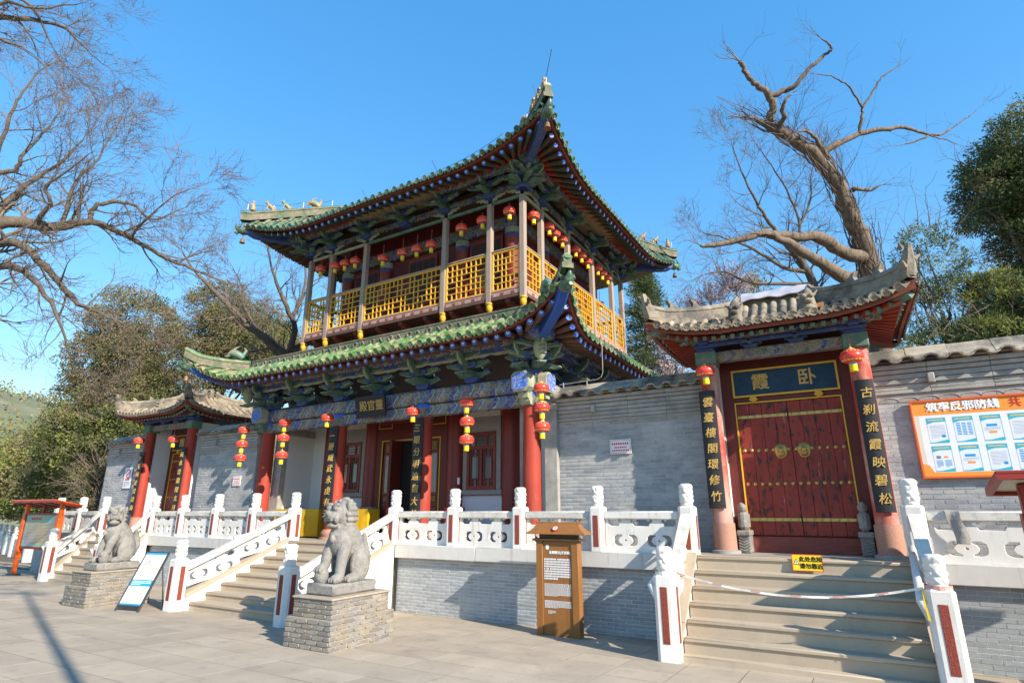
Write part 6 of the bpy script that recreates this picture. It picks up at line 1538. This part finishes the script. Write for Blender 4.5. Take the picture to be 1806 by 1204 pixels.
def sprout(tw,rs,p,d,L,r,lvl,bias,kids,tips=None,wob=.28,rmin=.0035):
    n=5; pts=[p]; rad=[r]; q=p.copy(); dd=d.copy()
    for i in range(n):
        dd=dd+rv(rs)*wob+bias*.10; dd/=np.linalg.norm(dd); q=q+dd*L/n; pts.append(q.copy()); rad.append(max(rmin*.7,r*(1-.8*(i+1)/n)))
    tw.path(pts,rad)
    if tips is not None and lvl<=1: tips.append(q.copy())
    if lvl>0:
        for _ in range(kids[lvl-1]):
            k=rs.uniform(.25,1)*n; j=int(min(n-1,k)); f=k-j; a=pts[j]*(1-f)+pts[j+1]*f; ax=pts[j+1]-pts[j]; ax/=np.linalg.norm(ax)+1e-9
            v=np.cross(ax,rv(rs)); v/=np.linalg.norm(v)+1e-9; ang=rs.uniform(.4,1.0); nd=ax*np.cos(ang)+v*np.sin(ang)
            sprout(tw,rs,a,nd,L*rs.uniform(.42,.70),max(rmin,rad[j]*.55),lvl-1,bias,kids,tips,wob,rmin)
def limb_tree(name,label,limbs,seed,matl,matt,every,L0,kids,bias=(0,0,.6),rs0=.5,group=None,lvl=2,rough=0.0,sides=9,foot=None,skip=0,rmin=.0035,cat='tree',rcap=.05):
    rs=np.random.RandomState(seed); m=MB(); tw=Twigs(); tips=[]; bias=np.array(bias,float)
    for li,l in enumerate(limbs):
        P=[np.array(p[:3]) for p in l]; r=[p[3] for p in l]
        # resample with a Catmull-Rom spline and a little crookedness
        pts=[];rad=[]
        for i in range(len(P)-1):
            p0=P[max(i-1,0)];p1=P[i];p2=P[i+1];p3=P[min(i+2,len(P)-1)]; ns=4
            for k in range(ns):
                t=k/ns; q=.5*((2*p1)+(-p0+p2)*t+(2*p0-5*p1+4*p2-p3)*t*t+(-p0+3*p1-3*p2+p3)*t**3); rr=r[i]+(r[i+1]-r[i])*t
                pts.append(q+rv(rs)*min(rr*.22+.012,.03)); rad.append(rr*(1+rs.uniform(-1,1)*rough))
        pts.append(P[-1]); rad.append(r[-1]*.6)
        if li==0 and foot is not None: pts.insert(0,np.array(foot[:3])); rad.insert(0,foot[3])
        m.tube([tuple(q) for q in pts],rad,sides)
        if every:
            L=0; nxt=0
            for i in range(1,len(pts)):
                L+=np.linalg.norm(pts[i]-pts[i-1])
                if i<skip and li==0: continue
                if L>nxt:
                    nxt=L+every*rs.uniform(.6,1.4); ax=pts[i]-pts[i-1]; ax/=np.linalg.norm(ax)+1e-9; v=np.cross(ax,rv(rs)); v/=np.linalg.norm(v); ang=rs.uniform(.5,1.15)
                    sprout(tw,rs,pts[i].copy(),ax*np.cos(ang)+v*np.sin(ang),L0*rs.uniform(.6,1.25),max(rmin,min(rcap,rad[i]*rs0)),lvl,bias,kids,tips,rmin=rmin)
            ax=pts[-1]-pts[-2]; ax/=np.linalg.norm(ax)+1e-9
            for _ in range(3): sprout(tw,rs,pts[-1].copy(),ax+rv(rs)*.4,L0*.9,max(rmin,rad[-1]),lvl,bias,kids,tips,rmin=rmin)
    base_=limbs[0][0]; t=thing(name,label,cat,(base_[0],base_[1],foot[2] if foot is not None else 0),group=group)
    part('trunk',m,[matl],t,ang=60)
    if tw.segs:
        o=bpy.data.objects.new('twigs',tw.mesh('twigs',matt)); put(o,t); o['kind']='stuff'
    return t,tips
def cards(C,D,w,l,rs,jit=.6,mat=None,name='foliage',curl=.0):
    """elongated leaf quads at C pointing along D"""
    n=len(C); D=D+rs.normal(size=(n,3))*jit; D/=np.linalg.norm(D,axis=1)[:,None]+1e-9
    S=np.cross(D,rs.normal(size=(n,3))); S/=np.linalg.norm(S,axis=1)[:,None]+1e-9
    ww=(w*rs.uniform(.6,1.3,n))[:,None]; ll=(l*rs.uniform(.6,1.3,n))[:,None]
    V=np.stack([C-S*ww*.35,C+D*ll*.5-S*ww,C+D*ll,C+D*ll*.5+S*ww],1).reshape(-1,3)
    return np_mesh(name,V,4,mat)
def cluster(rs,ells,nclump,per,rc):
    """leaf positions in clumps on the outer part of a set of ellipsoids"""
    C=[];D=[]; w=np.array([e[3]*e[4]*e[5] for e in ells])**.67; w/=w.sum()
    for _ in range(nclump):
        e=ells[rs.choice(len(ells),p=w)]; v=rv(rs); q=rs.uniform(.45,1.05)**.6; c=np.array(e[:3])+v*np.array(e[3:6])*q
        k=int(per*rs.uniform(.5,1.5)); o=rs.normal(size=(k,3)); o*=(rc*rs.uniform(.5,1.0,k)**.5/np.maximum(1e-6,np.linalg.norm(o,axis=1)))[:,None]; o[:,2]*=.7
        C.append(c+o); D.append(np.tile(v,(k,1))*.6+o/rc*.5)
    return np.concatenate(C),np.concatenate(D)
def leafy(name,label,ells,seed,mats,nclump,per,rc,w,l,trunk,group=None,jit=.9,branches=26,bare=None,dry=None):
    rs=np.random.RandomState(seed); x,y,z0,r0=trunk
    t=thing(name,label,'tree' if 'shrub' not in name else 'shrub',(x,y,z0),group=group); m=MB()
    zc=np.mean([e[2] for e in ells]); cen=np.array([np.mean([e[0] for e in ells]),np.mean([e[1] for e in ells]),zc])
    m.tube([(x,y,z0),(x+.1,y,z0+(zc-z0)*.4),(cen[0],cen[1],zc)],[r0,r0*.8,r0*.35],8)
    for i in range(branches):
        e=ells[rs.randint(len(ells))]; v=rv(rs); v[2]=abs(v[2])*.8; q=np.array(e[:3])+v*np.array(e[3:6])*rs.uniform(.5,1.0); s=np.array([x,y,z0])+(cen-np.array([x,y,z0]))*rs.uniform(.45,1); mid=(s+q)/2+rv(rs)*.3
        m.tube([tuple(s),tuple(mid),tuple(q)],[r0*.3,r0*.18,.02],5)
    part('trunk',m,[m_bark],t,ang=60)
    k=len(mats)
    for i,mt in enumerate(mats):
        C,D=cluster(rs,ells,nclump//k,per,rc); o=bpy.data.objects.new('crown',cards(C,D,w,l,rs,jit,mt)); put(o,t); o['kind']='stuff'
    if bare:
        tw=Twigs()
        for _ in range(bare):
            e=ells[rs.randint(len(ells))]; v=rv(rs); c=np.array(e[:3])+v*np.array(e[3:6])*rs.uniform(.75,1.0); d=v+np.array([0,0,.3]); d/=np.linalg.norm(d); sprout(tw,rs,c,d,rs.uniform(.6,1.3),.014,1,np.array([0,0,.2]),[3],None,.3,.005)
        o=bpy.data.objects.new('bare_twigs',tw.mesh('bare_twigs',m_twig)); put(o,t); o['kind']='stuff'
    return t
# bare trees on the left
limb_tree('bare_tree','large bare tree reaching in from the left edge above the roofs',LIMB_A,3,m_bark,m_twig,.19,.95,[6,6],(.25,.1,.35),.5,rmin=.004,foot=(-16.4,4.4,gz(4.4),.46),skip=10,lvl=2)
limb_tree('bare_tree','bare branches hanging into the top left corner of the picture',LIMB_B,5,m_bark,m_twig,.16,.62,[6,5],(.3,.1,-.15),.5,rmin=.0025,foot=(-11.3,1.5,gz(1.5),.36),skip=14)
limb_tree('bare_tree','leaning bare tree growing behind the left end of the hall roof',LIMB_C,8,m_bark,m_twigr,.30,1.4,[6,6],(-.05,0,.5),.5,rmin=.006,foot=(-20.5,17.2,1.4,.5),skip=8)
# dead trunk and the bare tree behind it
dt,_=limb_tree('dead_tree','huge bleached dead tree trunk with broken limbs behind the right gate',LIMB_D,12,m_dead,m_twigr,.9,.7,[3,3],(.0,0,.45),.12,rmin=.003,foot=(1.1,16.7,1.4,.7),rough=.10,sides=14,lvl=1,rcap=.012)
rs=np.random.RandomState(4); tw=Twigs()
for _ in range(120):          # dry creeper stems wound round the trunk
    f=rs.uniform(0,1)**1.4; k=f*7.0; j=int(min(8,k)); a=np.array(LIMB_D[0][j+1][:3]); b=np.array(LIMB_D[0][min(j+2,9)][:3]); r=LIMB_D[0][j+1][3]; ax=b-a; L=np.linalg.norm(ax)+1e-6; ax/=L
    u=np.cross(ax,[0,1,.1]); u/=np.linalg.norm(u); w=np.cross(ax,u); th=rs.uniform(0,6.28); pts=[]; h=rs.uniform(.5,1.6); tws=rs.uniform(-2.5,2.5); st=a+ax*rs.uniform(0,L)
    for q in range(8): g=q/7; ph=th+tws*g; pts.append(st+ax*(g*h)+(u*np.cos(ph)+w*np.sin(ph))*(r*.98+.02+.05*rs.uniform(0,1)))
    tw.path(pts,[.012*(1-.5*q/7) for q in range(8)])
for _ in range(45):           # loose shoots standing off it
    f=rs.uniform(0,1); j=int(f*7); a=np.array(LIMB_D[0][j+1][:3]); d=rv(rs); d[2]=abs(d[2])+.2; d/=np.linalg.norm(d); sprout(tw,rs,a,d,rs.uniform(.8,1.9),.008,1,np.array([0.,0,.25]),[4],None,.25,.003)
o=bpy.data.objects.new('dry_creeper',tw.mesh('dry_creeper',m_twigr)); put(o,dt); o['kind']='stuff'
limb_tree('bare_tree','spreading bare tree behind the dead trunk on the right',LIMB_F,21,m_bark,m_twigr,.26,1.3,[6,6],(-.05,0,.55),.5,rmin=.005,foot=(-.3,23.3,1.4,.42),skip=6)
# leafy trees on the left
bt='trees behind the left wall'
leafy('evergreen_tree','tall olive green tree behind the left gate roof',[(-31.6,15.0,11.6,2.3,2.2,1.9),(-33.2,15.2,9.6,2.6,2.4,2.2),(-30.6,15.6,9.4,2.6,2.4,2.4),(-32.0,15.4,7.2,3.4,2.6,2.4),(-29.0,16.0,7.4,2.4,2.2,2.0)],31,[m_leafol,m_leafdk,m_leafbr],1250,70,.42,.036,.11,(-31.8,15.4,0,.4),bt,bare=260)
leafy('evergreen_tree','olive tree with thin upper twigs left of the upper balcony',[(-30.2,18.7,13.6,1.7,1.6,1.3),(-29.0,19.0,12.0,2.2,1.8,1.8),(-31.2,18.9,11.6,1.9,1.7,1.6),(-28.2,19.2,10.2,2.6,2.0,1.8)],33,[m_leafol,m_leafbr,m_leafdk],800,60,.40,.036,.11,(-29.6,19,0,.35),bt,bare=220)
leafy('evergreen_tree','bright green tree just left of the balcony posts',[(-30.6,22.0,12.6,1.9,1.7,1.9),(-29.2,22.2,11.0,2.4,1.8,1.8)],35,[m_leaffr,m_leafol],480,60,.42,.040,.12,(-30,22,0,.3),bt)
leafy('evergreen_shrub','dark evergreen bush overhanging the left end of the grey wall',[(-28.6,14.6,5.9,1.9,1.6,1.6),(-30.4,14.5,5.0,2.3,1.8,1.9),(-32.6,14.3,5.6,2.4,1.9,2.0)],37,[m_leafdk,m_leaffr,m_leafdk],850,66,.38,.036,.11,(-30.4,14.6,0,.25),bt,bare=120)
leafy('evergreen_shrub','broad olive thicket at the far left edge behind the notice board',[(-40.5,16.5,4.4,4.4,2.4,2.6),(-46.5,17.6,4.4,4.2,2.6,2.6),(-36.0,15.6,3.4,3.0,2.0,2.2),(-50.5,19.0,4.4,3.6,2.6,2.6)],39,[m_leafol,m_leaffr,m_leafdk,m_leafbr],1300,66,.55,.052,.15,(-41,16.8,0,.3),bt,bare=200)
leafy('dry_shrub','brown dry shrub at the left end of the grey wall',[(-27.0,12.9,2.6,.95,.8,1.1),(-27.6,13.0,3.6,.7,.7,.7)],41,[m_leafbr,m_leafdk],120,50,.22,.03,.09,(-27.1,12.9,0,.08),None,bare=160)
# conifers and blossom on the right
def cedar(name,label,x,y,z0,ztop,rmax,seed,mat):
    rs=np.random.RandomState(seed); t=thing(name,label,'tree',(x,y,z0)); m=MB().tube([(x,y,z0),(x,y,z0+(ztop-z0)*.6),(x,y,ztop)],[.32,.2,.03],8); C=[];D=[]
    n=int((ztop-z0)/.26)
    for i in range(n):
        h=i/n
        if h<.25: continue
        z=z0+(ztop-z0)*h; Lb=rmax*(1-h)**.85+.15
        for b in range(9):
            a=rs.uniform(0,6.28); L=Lb*rs.uniform(.6,1.15); d=np.array([math.cos(a),math.sin(a),.18]); pts=[]
            for q in range(7):
                f=q/6; p=np.array([x,y,z])+d*L*f+np.array([0,0,-.30*L*f*f+.10*L*f**3]); pts.append(p)
                if q:
                    k=int(26*(1-.35*f)); o=rs.normal(size=(k,3))*np.array([.16,.16,.05])*(1+.3*L); C.append(p+o); D.append(np.tile(d+np.array([0,0,.25]),(k,1))+o*2)
            m.tube([tuple(p) for p in pts],[.035*(1-f/7) for f in range(7)],4)
    part('trunk',m,[m_bark],t,ang=60); o=bpy.data.objects.new('crown',cards(np.concatenate(C),np.concatenate(D),.022,.17,rs,.45,mat)); put(o,t); o['kind']='stuff'
cedar('cedar_tree','green cedar between the hall and the right gate',-8.1,28.2,1.4,14.6,4.6,51,m_leafced)
cy='conifers behind the right wall'
leafy('juniper_tree','tall dark juniper at the upper right edge',[(6.5,20.6,12.4,1.9,2.0,1.5),(5.3,20.2,11.2,1.3,1.5,1.0),(7.2,20.8,10.6,2.2,2.0,1.8),(5.8,20.5,9.6,1.4,1.4,.9),(4.5,20.0,10.4,.6,.7,.4),(4.9,20.1,12.0,.7,.7,.6),(5.6,20.3,8.6,.9,.9,.6)],53,[m_leafcon,m_leafcon,m_leafol],1500,80,.30,.018,.11,(6.6,20.8,1.4,.4),cy,.7,bare=40)
leafy('cypress_tree','feathery young cypress beside the dead trunk',[(2.7,18.1,8.6,.8,.7,1.2),(2.9,18.2,7.0,1.1,.8,1.2),(2.4,17.6,6.0,.9,.7,.9)],55,[m_leafced,m_leaffr],300,56,.20,.013,.10,(2.8,18.1,1.4,.1),cy,.6,bare=90)
leafy('cypress_tree','yellow green cypress leaning over the right wall',[(3.9,18.3,7.4,.6,.8,.8),(4.7,18.0,6.8,.9,.9,.9),(3.4,17.2,6.1,.8,.8,.6),(4.4,16.8,5.9,1.0,.8,.6),(5.2,17.2,6.4,.9,.8,.9)],57,[m_leaffr,m_leafced],820,70,.20,.015,.11,(5.0,17.4,1.4,.15),cy,.6,bare=60)
leafy('clipped_shrub','small round green tree above the right gate ridge',[(-2.66,26.4,11.5,.75,.75,1.0)],59,[m_leafol],60,60,.25,.03,.09,(-2.66,26.4,1.4,.12),None)
def blossom(label,ells,seed,n,trunk):
    rs=np.random.RandomState(seed); t=thing('blossom_tree',label,'tree',trunk[:3],group='pink blossom trees'); tw=Twigs(); C=[]
    for _ in range(n):
        e=ells[rs.randint(len(ells))]; v=rv(rs); p=np.array(e[:3])+v*np.array(e[3:6])*rs.uniform(0,.8); d=v+np.array([0,0,1.0]); d/=np.linalg.norm(d); L=rs.uniform(.5,1.1); tw.path([p,p+d*L*.5+rv(rs)*.05,p+d*L],[.014,.010,.005])
        k=34; f=rs.uniform(.1,1.05,k)[:,None]; C.append(p+d*L*f+rs.normal(size=(k,3))*.045)
    C=np.concatenate(C); m=MB().tube([(trunk[0],trunk[1],trunk[2]),tuple(np.mean([e[:3] for e in ells],axis=0))],[.14,.05],7); part('trunk',m,[m_bark],t); o=bpy.data.objects.new('twigs',tw.mesh('twigs',m_twigr)); put(o,t); o['kind']='stuff'
    o=bpy.data.objects.new('blossom',cards(C,rs.normal(size=C.shape),.028,.05,rs,.5,m_bloom)); put(o,t); o['kind']='stuff'
blossom('pale pink blossom tree rising behind the left side of the right gate roof',[(-4.0,23.6,10.6,1.1,.8,.7),(-3.2,23.6,11.0,.8,.7,.6),(-4.9,23.8,10.1,.8,.7,.6)],61,190,(-4,23.7,1.4))
blossom('pale pink blossom tree low between cedar and gate roof',[(-5.4,21.5,7.0,1.0,.8,.9),(-4.9,21.4,8.0,.7,.7,.6)],63,150,(-5.3,21.5,1.4))
# hill and far balustrade on the left
hm=MB(); N=40; rs=np.random.RandomState(2); rows=[]
for j in range(14):
    row=[]
    for i in range(N):
        a=R(140)+R(45)*i/(N-1); d=70+j*16; x=d*math.cos(a); y=d*math.sin(a); h=.158*d*min(1,(j+1)/7)*(.94+.06*math.sin(i*.4))+rs.uniform(-.8,.8); row.append((x,y,h if j else -1))
    rows.append(row)
hm.strip(rows[::-1]); hill=part('hill',hm,[m_hill],ang=80); tag(hill,kind='structure')
rs=np.random.RandomState(9); C=[]
for _ in range(900):
    j=rs.randint(1,13); i=rs.randint(0,N-1); p=np.array(rows[j][i])*(1-(u:=rs.uniform()))+np.array(rows[j][i+1])*u; k=14; C.append(p+rs.normal(size=(k,3))*np.array([1.3,1.3,.9])+np.array([0,0,.8]))
C=np.concatenate(C); o=bpy.data.objects.new('hill_scrub',cards(C,rs.normal(size=C.shape)+np.array([0,0,1]),.28,.8,rs,.5,m_leafol)); put(o); tag(o,'olive and brown scrub covering the distant hillside','scrub',kind='stuff')
hs=thing('hill_house','small pale house with orange roof on the distant hill','house',(-183.5,62,22)); part('wall',MB().box(-186,-181,60.4,63.4,22,26.4),[m_plaster],hs,ang=0); part('roof',MB().prism([(60,26.4),(63.8,26.4),(61.9,27.5)],-186.4,-180.6,'x'),[m_eavered],hs,ang=0)
t=thing('stone_balustrade','low weathered balustrade closing the plaza at the far left edge','balustrade',(-38,14,0))
for i in range(6):
    x=-32.6-i*2.4; y=13.0+i*.62; M=T(x,y,0)
    p=part('post',POSTS[.83,.30],None,t,T(x,y,0,0,1,1,1.35)); f=bpy.data.objects.new('finial',me_fin); put(f,p,T(x,y,1.12,0,.9,.9,.9))
    if i<5: part('panel',MB().cbox(-1.2,1.2,-.06,.06,0,.86,.02,0,T(x-1.2,y+.31,0,math.atan2(.62,-2.4))),[m_railtop],t)
